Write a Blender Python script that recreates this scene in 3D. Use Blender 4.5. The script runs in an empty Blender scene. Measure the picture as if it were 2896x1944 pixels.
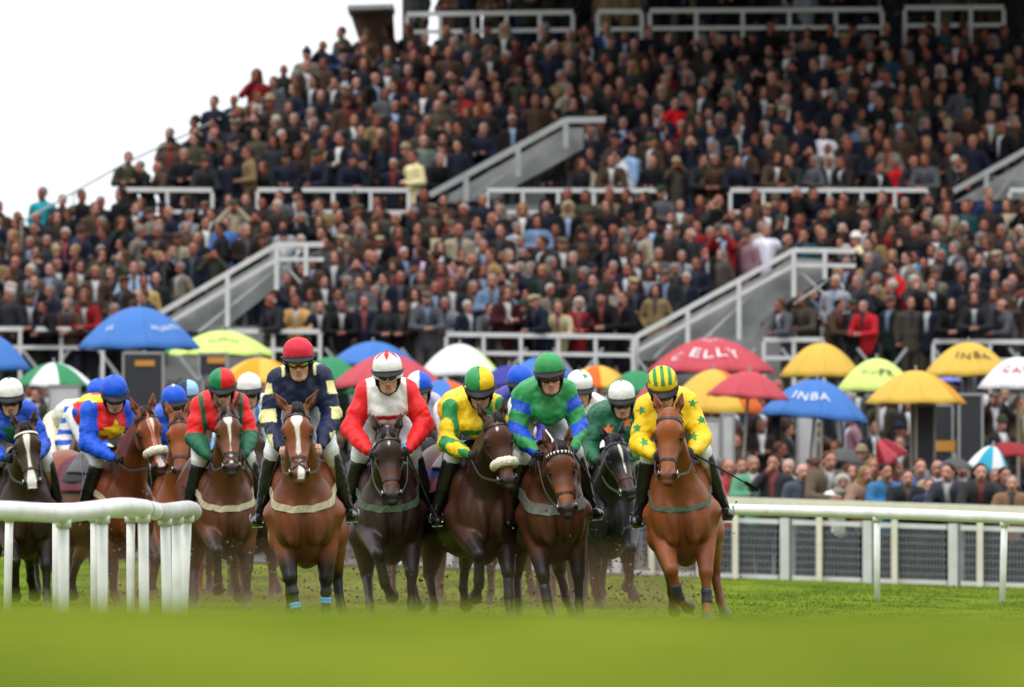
import bpy, math, random, time
import numpy as np
from mathutils import Vector, Matrix
R = math.radians
T0 = time.time()
sc = bpy.context.scene
col = sc.collection
# ------------------------------------------------------------------ camera
FP = 24133.0            # focal length in photograph pixels (300 mm on a 36 mm frame, 2896 px wide)
CX, HY = 1448.0, 1430.0  # centre column and horizon row of the photograph
CZ = 1.0                # camera height
cam = bpy.data.cameras.new('camera'); cam_ob = bpy.data.objects.new('camera', cam); col.objects.link(cam_ob)
cam.lens = 300; cam.sensor_width = 36; cam.sensor_fit = 'HORIZONTAL'
cam.clip_start = 0.5; cam.clip_end = 3000
cam_ob.location = (0, 0, CZ)
cam_ob.rotation_euler = (R(90) + math.atan((HY - 972) / FP), 0, 0)
cam.dof.use_dof = True; cam.dof.focus_distance = 66.5; cam.dof.aperture_fstop = 4.5; cam.dof.aperture_blades = 0
sc.camera = cam_ob
# ------------------------------------------------------------------ light: bright overcast
world = bpy.data.worlds.new('World'); sc.world = world; world.use_nodes = True
nt = world.node_tree; nt.nodes.clear()
out = nt.nodes.new('ShaderNodeOutputWorld'); bg = nt.nodes.new('ShaderNodeBackground')
sky = nt.nodes.new('ShaderNodeTexSky'); sky.sky_type = 'NISHITA'; sky.sun_disc = False
SUN_EL, SUN_AZ = 55.0, 200.0
sky.sun_elevation = R(SUN_EL); sky.sun_rotation = R(SUN_AZ)
mixn = nt.nodes.new('ShaderNodeMix'); mixn.data_type = 'RGBA'; mixn.inputs['Factor'].default_value = 0.9
mixn.inputs['B'].default_value = (9.3, 9.6, 10.0, 1)
nt.links.new(sky.outputs[0], mixn.inputs['A'])
tcw = nt.nodes.new('ShaderNodeTexCoord'); sxyz = nt.nodes.new('ShaderNodeSeparateXYZ'); nt.links.new(tcw.outputs['Generated'], sxyz.inputs[0])
mrw = nt.nodes.new('ShaderNodeMapRange'); mrw.inputs['From Min'].default_value = .08; mrw.inputs['From Max'].default_value = .9; mrw.inputs['To Min'].default_value = 1.3; mrw.inputs['To Max'].default_value = 2.7
nt.links.new(sxyz.outputs['Z'], mrw.inputs['Value']); vmw = nt.nodes.new('ShaderNodeVectorMath'); vmw.operation = 'SCALE'
# added dark band low in the sky behind the camera, cuts frontal fill
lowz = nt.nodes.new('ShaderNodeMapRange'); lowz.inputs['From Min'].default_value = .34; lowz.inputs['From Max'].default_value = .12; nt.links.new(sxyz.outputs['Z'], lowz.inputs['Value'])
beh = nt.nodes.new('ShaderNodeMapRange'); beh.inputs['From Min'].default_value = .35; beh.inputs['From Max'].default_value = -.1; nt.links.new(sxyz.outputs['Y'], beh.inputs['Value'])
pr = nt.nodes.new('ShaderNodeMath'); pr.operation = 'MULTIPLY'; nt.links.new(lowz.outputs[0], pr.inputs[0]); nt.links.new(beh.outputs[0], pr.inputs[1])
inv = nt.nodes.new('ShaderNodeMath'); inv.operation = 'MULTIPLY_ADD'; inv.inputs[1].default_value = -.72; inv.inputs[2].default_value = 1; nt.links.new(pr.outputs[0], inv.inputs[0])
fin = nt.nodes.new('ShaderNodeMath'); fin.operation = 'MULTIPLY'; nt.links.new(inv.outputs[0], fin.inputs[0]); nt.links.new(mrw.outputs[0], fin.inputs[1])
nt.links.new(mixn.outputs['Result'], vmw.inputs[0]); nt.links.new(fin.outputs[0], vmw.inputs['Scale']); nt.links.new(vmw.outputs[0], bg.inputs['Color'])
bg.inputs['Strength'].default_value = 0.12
nt.links.new(bg.outputs[0], out.inputs['Surface'])
sun = bpy.data.lights.new('sun', 'SUN'); sun_ob = bpy.data.objects.new('sun', sun); col.objects.link(sun_ob)
sun.energy = 1.5; sun.angle = R(14); sun.color = (1, .96, .9)
sd = Vector((math.sin(R(SUN_AZ)) * math.cos(R(SUN_EL)), math.cos(R(SUN_AZ)) * math.cos(R(SUN_EL)), math.sin(R(SUN_EL))))
sun_ob.rotation_euler = sd.to_track_quat('Z', 'Y').to_euler()
sc.view_settings.view_transform = 'Standard'; sc.view_settings.look = 'None'
sc.view_settings.exposure = -0.26; sc.view_settings.gamma = 1; sc.view_settings.use_curve_mapping = False
sc.cycles.max_bounces = 5; sc.cycles.diffuse_bounces = 3; sc.cycles.glossy_bounces = 2; sc.cycles.transmission_bounces = 3
sc.cycles.caustics_reflective = False; sc.cycles.caustics_refractive = False

# ------------------------------------------------------------------ helpers
def at(px, py, s):
    """photograph pixel and scale (pixels per metre) -> point in the world"""
    return Vector(((px - CX) / s, FP / s, CZ - (py - HY) / s))

def lin(h):
    h = h.lstrip('#'); c = [int(h[i:i+2], 16) / 255 for i in (0, 2, 4)]
    return tuple((x / 12.92 if x <= .04045 else ((x + .055) / 1.055) ** 2.4) for x in c)

def new_mesh(name, v, f, mats=None, cols=None, mi=None, smooth=True, mask=None):
    v = np.asarray(v, dtype=np.float32).reshape(-1, 3)
    me = bpy.data.meshes.new(name)
    if isinstance(f, np.ndarray):
        n = f.shape[1]; me.vertices.add(len(v)); me.vertices.foreach_set('co', v.ravel())
        me.loops.add(f.size); me.loops.foreach_set('vertex_index', f.astype(np.int32).ravel())
        me.polygons.add(len(f)); me.polygons.foreach_set('loop_start', np.arange(0, f.size, n, dtype=np.int32))
        me.polygons.foreach_set('loop_total', np.full(len(f), n, dtype=np.int32))
        me.update(calc_edges=True); me.validate()
    else:
        me.from_pydata(v.tolist(), [], f); me.update()
    if smooth: me.polygons.foreach_set('use_smooth', np.ones(len(me.polygons), dtype=bool))
    if cols is not None:
        a = me.color_attributes.new('Col', 'FLOAT_COLOR', 'POINT')
        c = np.ones((len(v), 4), dtype=np.float32); c[:, :3] = cols; a.data.foreach_set('color', c.ravel())
    if mask is not None:
        a = me.attributes.new('msk', 'FLOAT', 'POINT'); a.data.foreach_set('value', np.asarray(mask, dtype=np.float32))
    for m in (mats or []): me.materials.append(m)
    if mi is not None: me.polygons.foreach_set('material_index', np.asarray(mi, dtype=np.int32))
    return me

def link(name, me, parent=None, loc=None, rotz=None, label=None, cat=None, group=None, kind=None):
    o = bpy.data.objects.new(name, me); col.objects.link(o)
    if parent is not None: o.parent = parent
    if loc is not None: o.location = loc
    if rotz is not None: o.rotation_euler = (0, 0, rotz)
    if label: o['label'] = label
    if cat: o['category'] = cat
    if group: o['group'] = group
    if kind: o['kind'] = kind
    return o

class MB:
    """collects simple shapes into one mesh"""
    def __init__(s): s.v = []; s.f = []; s.m = []
    def add(s, v, f, m=0):
        b = len(s.v); s.v += [tuple(p) for p in v]; s.f += [tuple(i + b for i in q) for q in f]; s.m += [m] * len(f); return s
    def box(s, c, d, m=0, rz=0, bev=0):
        hx, hy, hz = d[0] / 2, d[1] / 2, d[2] / 2; vs = []
        ca, sa = math.cos(rz), math.sin(rz)
        for z in (-hz, hz):
            for x, y in ((-hx, -hy), (hx, -hy), (hx, hy), (-hx, hy)):
                vs.append((c[0] + x * ca - y * sa, c[1] + x * sa + y * ca, c[2] + z))
        return s.add(vs, [(0, 3, 2, 1), (4, 5, 6, 7), (0, 1, 5, 4), (1, 2, 6, 5), (2, 3, 7, 6), (3, 0, 4, 7)], m)
    def tube(s, pts, r, n=10, m=0, cap=True, up=None, q=1.0):
        pts = [Vector(p) for p in pts]; N = len(pts); vs = []
        rr = r if hasattr(r, '__len__') else [r] * N
        for i, p in enumerate(pts):
            d = (pts[min(i + 1, N - 1)] - pts[max(i - 1, 0)]).normalized()
            u = Vector(up) if up is not None else (Vector((0, 0, 1)) if abs(d.z) < .9 else Vector((1, 0, 0)))
            a = d.cross(u).normalized(); b = a.cross(d).normalized()
            for k in range(n):
                t = 2 * math.pi * k / n; vs.append(p + a * math.cos(t) * rr[i] * q + b * math.sin(t) * rr[i])
        fs = [(i * n + k, i * n + (k + 1) % n, (i + 1) * n + (k + 1) % n, (i + 1) * n + k) for i in range(N - 1) for k in range(n)]
        if cap: fs += [tuple(reversed(range(n))), tuple(range((N - 1) * n, N * n))]
        return s.add(vs, fs, m)
    def beam(s, a, b, w, h, m=0):
        """rectangular bar from a to b, w across, h high"""
        a, b = Vector(a), Vector(b); d = (b - a).normalized()
        u = Vector((0, 0, 1)) if abs(d.z) < .95 else Vector((0, 1, 0))
        x = d.cross(u).normalized() * w / 2; z = x.normalized().cross(d) * h / 2
        vs = [a - x - z, a + x - z, a + x + z, a - x + z, b - x - z, b + x - z, b + x + z, b - x + z]
        return s.add(vs, [(0, 1, 2, 3), (7, 6, 5, 4), (0, 4, 5, 1), (1, 5, 6, 2), (2, 6, 7, 3), (3, 7, 4, 0)], m)
    def strap(s, pts, nrm, wdir, w, th=.004, m=0):
        """flat strap lying on a surface: pts, outward normals, width direction per point"""
        N = len(pts); vs = []
        for p, n_, wd in zip(pts, nrm, wdir):
            p, n_, wd = Vector(p), Vector(n_), Vector(wd).normalized()
            for a, b in ((-1, -1), (1, -1), (1, 1), (-1, 1)): vs.append(p + wd * a * w / 2 + n_ * b * th)
        fs = [(i * 4 + k, i * 4 + (k + 1) % 4, (i + 1) * 4 + (k + 1) % 4, (i + 1) * 4 + k) for i in range(N - 1) for k in range(4)]
        fs += [(3, 2, 1, 0), tuple(range((N - 1) * 4, N * 4))]
        return s.add(vs, fs, m)
    def ball(s, c, r, n=10, m=0):
        r = r if hasattr(r, '__len__') else (r, r, r); vs = []; fs = []
        for i in range(n + 1):
            th = math.pi * i / n
            for k in range(2 * n):
                ph = math.pi * k / n
                vs.append((c[0] + r[0] * math.sin(th) * math.cos(ph), c[1] + r[1] * math.sin(th) * math.sin(ph), c[2] + r[2] * math.cos(th)))
        for i in range(n):
            for k in range(2 * n):
                fs.append((i * 2 * n + k, (i + 1) * 2 * n + k, (i + 1) * 2 * n + (k + 1) % (2 * n), i * 2 * n + (k + 1) % (2 * n)))
        return s.add(vs, fs, m)
    def mesh(s, name, mats, smooth=False): return new_mesh(name, s.v, s.f, mats, mi=s.m, smooth=smooth)
    def build(s, name, mats, parent=None, smooth=False, **k):
        return link(name, s.mesh(name, mats if isinstance(mats, list) else [mats], smooth), parent, **k)

# ------------------------------------------------------------------ materials
def mat(name, color=None, rough=.6, spec=.5, metal=0, noise=0, nscale=6, bump=0, bscale=30, src='const', emit=None, sheen=0, coat=0, transl=0):
    m = bpy.data.materials.new(name); m.use_nodes = True; n = m.node_tree.nodes; l = m.node_tree.links
    b = n['Principled BSDF']; b.inputs['Roughness'].default_value = rough; b.inputs['Specular IOR Level'].default_value = spec
    b.inputs['Metallic'].default_value = metal; b.inputs['Sheen Weight'].default_value = sheen; b.inputs['Coat Weight'].default_value = coat
    tc = n.new('ShaderNodeTexCoord')
    if src == 'const':
        rgb = n.new('ShaderNodeRGB'); rgb.outputs[0].default_value = (*color, 1); c = rgb.outputs[0]
    elif src == 'attr':
        a = n.new('ShaderNodeAttribute'); a.attribute_name = 'Col'; c = a.outputs['Color']
    elif src == 'object':
        a = n.new('ShaderNodeObjectInfo'); a2 = n.new('ShaderNodeAttribute'); a2.attribute_name = 'Col'
        mx = n.new('ShaderNodeMix'); mx.data_type = 'RGBA'; mx.blend_type = 'MULTIPLY'; mx.inputs['Factor'].default_value = 1
        l.new(a.outputs['Color'], mx.inputs['A']); l.new(a2.outputs['Color'], mx.inputs['B']); c = mx.outputs['Result']
    elif src == 'coat':   # coat colour from the object, shirt in the opening
        a = n.new('ShaderNodeObjectInfo'); a2 = n.new('ShaderNodeAttribute'); a2.attribute_name = 'msk'
        rp = n.new('ShaderNodeValToRGB'); rp.color_ramp.interpolation = 'CONSTANT'
        cs = [(.4, .4, .39), (.03, .03, .035), (.04, .04, .05), (.18, .04, .04), (.02, .02, .03), (.15, .2, .3), (.08, .07, .06), (.05, .05, .06), (.42, .42, .44)]
        for i, cc in enumerate(cs):
            e = rp.color_ramp.elements[i] if i < 2 else rp.color_ramp.elements.new(i / len(cs))
            e.position = i / len(cs); e.color = (*cc, 1)
        l.new(a.outputs['Random'], rp.inputs[0])
        mx = n.new('ShaderNodeMix'); mx.data_type = 'RGBA'
        l.new(a2.outputs['Fac'], mx.inputs['Factor']); l.new(a.outputs['Color'], mx.inputs['A']); l.new(rp.outputs[0], mx.inputs['B']); c = mx.outputs['Result']
    if noise:
        nz = n.new('ShaderNodeTexNoise'); nz.inputs['Scale'].default_value = nscale; nz.inputs['Detail'].default_value = 5
        l.new(tc.outputs['Object'], nz.inputs['Vector'])
        mr = n.new('ShaderNodeMapRange'); mr.inputs['From Min'].default_value = .3; mr.inputs['From Max'].default_value = .7
        mr.inputs['To Min'].default_value = 1 - noise; mr.inputs['To Max'].default_value = 1 + noise
        l.new(nz.outputs['Fac'], mr.inputs['Value'])
        vm = n.new('ShaderNodeVectorMath'); vm.operation = 'SCALE'; l.new(c, vm.inputs[0]); l.new(mr.outputs[0], vm.inputs['Scale']); c = vm.outputs[0]
    l.new(c, b.inputs['Base Color'])
    if bump:
        nz = n.new('ShaderNodeTexNoise'); nz.inputs['Scale'].default_value = bscale; nz.inputs['Detail'].default_value = 4
        l.new(tc.outputs['Object'], nz.inputs['Vector'])
        bp = n.new('ShaderNodeBump'); bp.inputs['Strength'].default_value = bump; bp.inputs['Distance'].default_value = .02
        l.new(nz.outputs['Fac'], bp.inputs['Height']); l.new(bp.outputs[0], b.inputs['Normal'])
    if emit: b.inputs['Emission Color'].default_value = (*color, 1); b.inputs['Emission Strength'].default_value = emit
    if transl:
        tr = n.new('ShaderNodeBsdfTranslucent'); ms = n.new('ShaderNodeMixShader'); ms.inputs[0].default_value = transl
        l.new(c, tr.inputs['Color']); l.new(b.outputs[0], ms.inputs[1]); l.new(tr.outputs[0], ms.inputs[2])
        l.new(ms.outputs[0], n['Material Output'].inputs['Surface'])
    return m
# ------------------------------------------------------------------ smooth bodies: blended volumes turned into one continuous mesh
def V3(*a): return np.array(a, dtype=np.float64)
def unit(v): v = np.asarray(v, float); return v / max(np.linalg.norm(v), 1e-9)
def lerp(a, b, t): return np.asarray(a, float) * (1 - t) + np.asarray(b, float) * t
class Field:
    def __init__(s): s.p = []
    def cone(s, a, b, ra, rb, k=.03, q=1., side=None, tag='', sub=False):
        a, b = np.asarray(a, float), np.asarray(b, float)
        s.p.append(dict(t='c', a=a, b=b, ra=ra, rb=rb, k=k, q=q, u=None if side is None else unit(side), tag=tag, sub=sub)); return s
    def ell(s, c, r, k=.03, M=None, tag='', sub=False):
        s.p.append(dict(t='e', a=np.asarray(c, float), r=np.asarray(r, float) * np.ones(3), k=k, M=M, tag=tag, sub=sub)); return s
    def chain(s, pts, rs, k=.03, tag='', q=1., side=None):
        for i in range(len(pts) - 1): s.cone(pts[i], pts[i + 1], rs[i], rs[i + 1], k, q, side, tag if isinstance(tag, str) else tag[i])
        return s
    @staticmethod
    def dist(p, X, Y, Z, want_t=False):
        dx, dy, dz = X - p['a'][0], Y - p['a'][1], Z - p['a'][2]
        if p['t'] == 'e':
            M = p['M']; r = p['r']
            if M is not None: dx, dy, dz = (M[0][i] * dx + M[1][i] * dy + M[2][i] * dz for i in range(3))
            ax, ay, az = dx / r[0], dy / r[1], dz / r[2]; k0 = np.sqrt(ax * ax + ay * ay + az * az) + 1e-6
            k1 = np.sqrt((ax / r[0]) ** 2 + (ay / r[1]) ** 2 + (az / r[2]) ** 2) + 1e-6
            d = k0 * (k0 - 1) / k1
            return (d, k0) if want_t else d
        ba = p['b'] - p['a']; L2 = max(ba @ ba, 1e-9)
        t = np.clip((dx * ba[0] + dy * ba[1] + dz * ba[2]) / L2, 0, 1)
        dx, dy, dz = dx - ba[0] * t, dy - ba[1] * t, dz - ba[2] * t
        d2 = dx * dx + dy * dy + dz * dz
        if p['u'] is not None and p['q'] != 1:
            u = p['u']; ds = dx * u[0] + dy * u[1] + dz * u[2]; d2 = d2 + ds * ds * (1 / p['q'] ** 2 - 1)
        d = (np.sqrt(np.maximum(d2, 1e-12)) - (p['ra'] + (p['rb'] - p['ra']) * t)) * min(1, p['q'])
        return (d, t) if want_t else d
    @staticmethod
    def comb(f, d, p):
        k = p['k']
        if p['sub']:
            h = np.clip(.5 - .5 * (f + d) / k, 0, 1); return f * (1 - h) + (-d) * h + k * h * (1 - h)
        h = np.clip(.5 + .5 * (f - d) / k, 0, 1); return f * (1 - h) + d * h - k * h * (1 - h)
    def bounds(s, p, m):
        if p['t'] == 'e': r = p['r'].max(); return p['a'] - r - m, p['a'] + r + m
        r = max(p['ra'], p['rb']) * max(1, p['q']); return np.minimum(p['a'], p['b']) - r - m, np.maximum(p['a'], p['b']) + r + m
    def ev(s, P):
        P = np.asarray(P, float); f = np.full(len(P), 1.0)
        for p in s.p: f = s.comb(f, s.dist(p, P[:, 0], P[:, 1], P[:, 2]), p)
        return f
    def grid(s, xs, ys, zs):
        f = np.full((len(xs), len(ys), len(zs)), 1.0, dtype=np.float32)
        for p in s.p:
            lo, hi = s.bounds(p, p['k'] + .06)
            i = [np.searchsorted(a, l) for a, l in zip((xs, ys, zs), lo)]; j = [np.searchsorted(a, h) for a, h in zip((xs, ys, zs), hi)]
            if any(a >= b for a, b in zip(i, j)): continue
            sl = tuple(slice(a, b) for a, b in zip(i, j))
            X, Y, Z = np.meshgrid(xs[sl[0]], ys[sl[1]], zs[sl[2]], indexing='ij', sparse=True)
            f[sl] = s.comb(f[sl], s.dist(p, X, Y, Z), p)
        return f
    def mesh(s, xs, ys, zs):
        f = s.grid(xs, ys, zs); neg = f < 0
        xs, ys, zs = (np.asarray(a, dtype=np.float32) for a in (xs, ys, zs))
        nx, ny, nz = f.shape
        c = [neg[a:nx - 1 + a, b:ny - 1 + b, d:nz - 1 + d] for a in (0, 1) for b in (0, 1) for d in (0, 1)]
        n = sum(x.astype(np.int8) for x in c); act = np.argwhere((n > 0) & (n < 8))
        idm = np.full((nx - 1, ny - 1, nz - 1), -1, dtype=np.int32); idm[act[:, 0], act[:, 1], act[:, 2]] = np.arange(len(act))
        I, J, K = act.T; acc = np.zeros((len(act), 3)); cnt = np.zeros(len(act))
        for ax in range(3):
            for u in (0, 1):
                for w in (0, 1):
                    o = [0, 0, 0]; o2 = [0, 0, 0]; oth = [i for i in range(3) if i != ax]
                    o[oth[0]] = o2[oth[0]] = u; o[oth[1]] = o2[oth[1]] = w; o2[ax] = 1
                    a = f[I + o[0], J + o[1], K + o[2]]; b = f[I + o2[0], J + o2[1], K + o2[2]]
                    m = (a < 0) != (b < 0); t = np.where(m, a / np.where(m, a - b, 1), 0)
                    p0 = np.stack([xs[I + o[0]], ys[J + o[1]], zs[K + o[2]]], 1); p1 = np.stack([xs[I + o2[0]], ys[J + o2[1]], zs[K + o2[2]]], 1)
                    acc += np.where(m[:, None], p0 + (p1 - p0) * t[:, None], 0); cnt += m
        v = acc / cnt[:, None]; quads = []
        for ax in range(3):
            sh = [nx, ny, nz]; sh[ax] -= 1
            A = neg[tuple(slice(0, sh[i]) if i == ax else slice(1, sh[i] - 1) for i in range(3))]
            B = neg[tuple(slice(1, sh[i] + 1) if i == ax else slice(1, sh[i] - 1) for i in range(3))]
            e = np.argwhere(A != B)
            if not len(e): continue
            oth = [i for i in range(3) if i != ax]; e[:, oth[0]] += 1; e[:, oth[1]] += 1
            flip = neg[e[:, 0], e[:, 1], e[:, 2]]
            if ax == 1: flip = ~flip
            q = []
            for u, w in ((-1, -1), (0, -1), (0, 0), (-1, 0)):
                g = e.copy(); g[:, oth[0]] += u; g[:, oth[1]] += w; q.append(idm[g[:, 0], g[:, 1], g[:, 2]])
            q = np.stack(q, 1); q = np.where(flip[:, None], q, q[:, ::-1]); quads.append(q)
        return v, np.concatenate(quads)
    def near(s, P):
        """nearest primitive and place along it, for colouring"""
        P = np.asarray(P, float); best = np.full(len(P), 9.); idx = np.zeros(len(P), int); tt = np.zeros(len(P))
        for i, p in enumerate(s.p):
            if p['sub']: continue
            d, t = s.dist(p, P[:, 0], P[:, 1], P[:, 2], True); m = d < best; best[m] = d[m]; idx[m] = i; tt[m] = t[m]
        return np.array([p['tag'] for p in s.p])[idx], tt
    def grad(s, P, e=.004):
        P = np.asarray(P, float); g = np.stack([s.ev(P + d) - s.ev(P - d) for d in (V3(e, 0, 0), V3(0, e, 0), V3(0, 0, e))], 1)
        return g / np.maximum(np.linalg.norm(g, axis=1, keepdims=True), 1e-9)
    def ray(s, o, d, r0=.0, r1=.7, off=.0, n=60):
        """march outward from inside along d, return the point on the skin (+off)"""
        o = np.atleast_2d(o); d = np.atleast_2d(d); ts = np.linspace(r1, r0, n); res = np.full(len(o), float(r0)); done = np.zeros(len(o), bool)
        prev = np.ones(len(o))
        for i, t in enumerate(ts):
            f = s.ev(o + d * t); hit = (~done) & (f < 0)
            if hit.any() and i:
                fr = prev[hit] / (prev[hit] - f[hit] + 1e-9); res[hit] = ts[i - 1] + (t - ts[i - 1]) * fr
            done |= hit; prev = f
        return o + d * (res + off)[:, None]
    def hug(s, pts, off=.005, it=4):
        """pull points onto the skin, off metres outside it; returns points and normals"""
        P = np.asarray(pts, float)
        for _ in range(it): g = s.grad(P); P = P - g * (s.ev(P) - off)[:, None]
        return P, s.grad(P)
def axis(*segs):
    """axis(a, step, b, step2, c ...) -> grid coordinates with changing spacing"""
    r = [segs[0]]
    for i in range(1, len(segs), 2):
        n = max(1, int(round((segs[i + 1] - r[-1]) / segs[i]))); r += list(np.linspace(r[-1], segs[i + 1], n + 1)[1:])
    return np.array(r)
def spline(pts, n):
    """smooth curve through the points"""
    P = [np.asarray(p, float) for p in pts]; P = [2 * P[0] - P[1]] + P + [2 * P[-1] - P[-2]]; res = []
    for i in range(1, len(P) - 2):
        for t in np.linspace(0, 1, n, endpoint=False):
            a, b, c, d = P[i - 1:i + 3]
            res.append(.5 * (2 * b + (c - a) * t + (2 * a - 5 * b + 4 * c - d) * t * t + (3 * b - a - 3 * c + d) * t ** 3))
    res.append(P[-2]); return res
def wob(P, sc_, seed=0):
    """cheap smooth noise in -1..1"""
    r = np.random.RandomState(seed); o = np.zeros(len(P))
    for i in range(6):
        k = r.normal(size=3) * sc_ * (1 + .35 * i); o += np.sin(P @ k + r.uniform(0, 6.28)) / (1 + .35 * i)
    return o / 3.2
# ------------------------------------------------------------------ turf, concourse, sky is the world
DG = [0, 3, 6, 8, 10, 14, 17, 20, 25, 30, 38, 45, 55, 66, 80, 100, 117, 127, 150, 200, 400, 2500]
ZG = [.70, .78, .822, .838, .840, .829, .795, .72, .58, .42, .20, .10, .08, .075, .05, .03, -.005, -.03, -.075, -.1, -.1, -.1]
def ground(x, D):
    z = np.interp(D, DG, ZG); near = np.clip((40 - D) / 24, 0, 1)
    far = np.clip((D - 72) / 50, 0, 1) * np.clip((170 - D) / 30, 0, 1)
    return z - .016 * np.clip(x, -6, 6) * near + far * np.clip(-.033 * (x - 3.1), -.17, .42)
Dd = np.concatenate([np.arange(.5, 40, .25), np.arange(40, 128, 1.), [130, 140, 160, 200, 300, 600, 1200, 2500]])
u = np.concatenate([[-1200, -300, -80, -40], np.arange(-20, 20.01, .25), [40, 80, 300, 1200]])
X, DD = np.meshgrid(u, Dd, indexing='ij'); Z = ground(X, DD) + (np.sin(X * 1.7 + DD * .31) * np.sin(DD * .47 + 1) * .008 + .004 * np.sin(X * 5.1 + DD * 1.3)) * (DD > 16)
idx = np.arange(X.size).reshape(X.shape)
fc = np.stack([idx[:-1, :-1], idx[1:, :-1], idx[1:, 1:], idx[:-1, 1:]], -1).reshape(-1, 4)
def turf_mat():
    m = bpy.data.materials.new('turf_grass'); m.use_nodes = True; n = m.node_tree.nodes; l = m.node_tree.links; b = n['Principled BSDF']
    b.inputs['Roughness'].default_value = 1.; b.inputs['Specular IOR Level'].default_value = .0
    g = n.new('ShaderNodeNewGeometry'); sc_ = n.new('ShaderNodeVectorMath'); sc_.operation = 'MULTIPLY'; sc_.inputs[1].default_value = (1, .16, 1); l.new(g.outputs['Position'], sc_.inputs[0])
    def nz(s, d=4, vec=None):
        t = n.new('ShaderNodeTexNoise'); t.inputs['Scale'].default_value = s; t.inputs['Detail'].default_value = d; l.new(vec or sc_.outputs[0], t.inputs['Vector']); return t.outputs['Fac']
    rp = n.new('ShaderNodeValToRGB'); e = rp.color_ramp.elements; e[0].position = .36; e[0].color = (.064, .105, .013, 1); e[1].position = .66; e[1].color = (.145, .190, .022, 1)
    sl = n.new('ShaderNodeMath'); sl.operation = 'MULTIPLY_ADD'; sl.inputs[1].default_value = .55; l.new(nz(.9, 3), sl.inputs[0])
    s2_ = n.new('ShaderNodeMath'); s2_.operation = 'MULTIPLY_ADD'; s2_.inputs[1].default_value = .75; s2_.inputs[2].default_value = -.15; l.new(nz(2.2, 6), s2_.inputs[0]); l.new(s2_.outputs[0], sl.inputs[2]); l.new(sl.outputs[0], rp.inputs[0])
    rp2 = n.new('ShaderNodeValToRGB'); e = rp2.color_ramp.elements; e[0].position = .60; e[0].color = (0, 0, 0, 1); e[1].position = .70; e[1].color = (1, 1, 1, 1)
    l.new(nz(3.2, 5), rp2.inputs[0])
    mx = n.new('ShaderNodeMix'); mx.data_type = 'RGBA'; mx.inputs['B'].default_value = (.055, .09, .012, 1)
    sc2 = n.new('ShaderNodeMath'); sc2.operation = 'MULTIPLY'; sc2.inputs[1].default_value = .6; l.new(rp2.outputs[0], sc2.inputs[0]); l.new(sc2.outputs[0], mx.inputs['Factor']); l.new(rp.outputs[0], mx.inputs['A'])
    # slightly yellower grass on the crown of the near rise
    sp = n.new('ShaderNodeSeparateXYZ'); l.new(g.outputs['Position'], sp.inputs[0]); mr = n.new('ShaderNodeMapRange'); mr.inputs['From Min'].default_value = 60; mr.inputs['From Max'].default_value = 20; l.new(sp.outputs['Y'], mr.inputs['Value'])
    m2 = n.new('ShaderNodeMix'); m2.data_type = 'RGBA'; m2.blend_type = 'MULTIPLY'; m2.inputs['B'].default_value = (.93, .86, .72, 1); l.new(mr.outputs[0], m2.inputs['Factor']); l.new(mx.outputs['Result'], m2.inputs['A'])
    l.new(m2.outputs['Result'], b.inputs['Base Color'])
    bp = n.new('ShaderNodeBump'); bp.inputs['Strength'].default_value = .25; bp.inputs['Distance'].default_value = .02; l.new(nz(70, 3, g.outputs['Position']), bp.inputs['Height']); l.new(bp.outputs[0], b.inputs['Normal'])
    return m
M_turf = turf_mat()
link('turf', new_mesh('turf', np.stack([X, DD, Z], -1).reshape(-1, 3), fc, [M_turf]), kind='structure')
# grass blades on the near rise and round the rails: ground cover, one object
rs = np.random.RandomState(4); N = 50000
bd = rs.uniform(50, 124, N); bx = rs.uniform(-1, 1, N) * (bd * .066 + .2)
bz = ground(bx, bd); w = np.where(bd < 30, .003, .009); hgt = rs.uniform(.3, 1, N) * .024; an = rs.uniform(0, 6.28, N); lx, ly = rs.normal(0, .4, N) * hgt, rs.normal(0, .4, N) * hgt
tri = np.stack([np.stack([bx - w * np.cos(an), bd - w * np.sin(an), bz - .01], -1), np.stack([bx + w * np.cos(an), bd + w * np.sin(an), bz - .01], -1), np.stack([bx + lx, bd + ly, bz + hgt], -1)], 1)
link('grass', new_mesh('grass', tri.reshape(-1, 3), np.arange(N * 3).reshape(-1, 3), [M_turf], smooth=False), kind='stuff')['label'] = 'short green turf blades'
# kicked-up divots and soil
b = MB(); rnd = random.Random(9)
for _ in range(2600):
    hx_ = rnd.choice([560, 700, 830, 980, 1130, 1240, 1400, 1480, 1620, 1790, 1820, 1960, 300, 420]); p = at(rnd.gauss(hx_, 60), 1740 - abs(rnd.gauss(0, 130)), rnd.uniform(270, 350)); r = rnd.uniform(.003, .017)
    if p.z < ground(p.x, p.y) + .01: continue
    a = rnd.uniform(0, 3); vs = [p + Vector((math.cos(a + k) * r * rnd.uniform(.6, 1.6), rnd.uniform(-r, r), math.sin(a + k) * r * rnd.uniform(.6, 1.4))) for k in (0, 2.1, 4.2)] + [p + Vector((0, r, r * .5))]
    b.add(vs, [(0, 1, 2), (0, 3, 1), (1, 3, 2), (2, 3, 0)])
b.build('dirt', mat('soil', (.10, .06, .035), rough=.95, noise=.4, nscale=30), kind='stuff')
def conc(D): return np.interp(D, [117.8, 122, 133, 146, 147], [-.03, -.02, .05, 1.5, 1.5])
def ctilt(x, D): return np.clip(-.033 * (x - 3.1), -.17, .42) * np.clip((146 - D) / 16, 0, 1)
M_tarmac = mat('concourse_tarmac', (.045, .045, .047), rough=.85, noise=.25, nscale=1.5)
xs = np.array([-60, -30, -9.6, -4, 0, 4, 8.2, 30, 60.]); ys_ = np.array([117.9, 122, 129, 133, 146, 147.2, 190])
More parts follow.
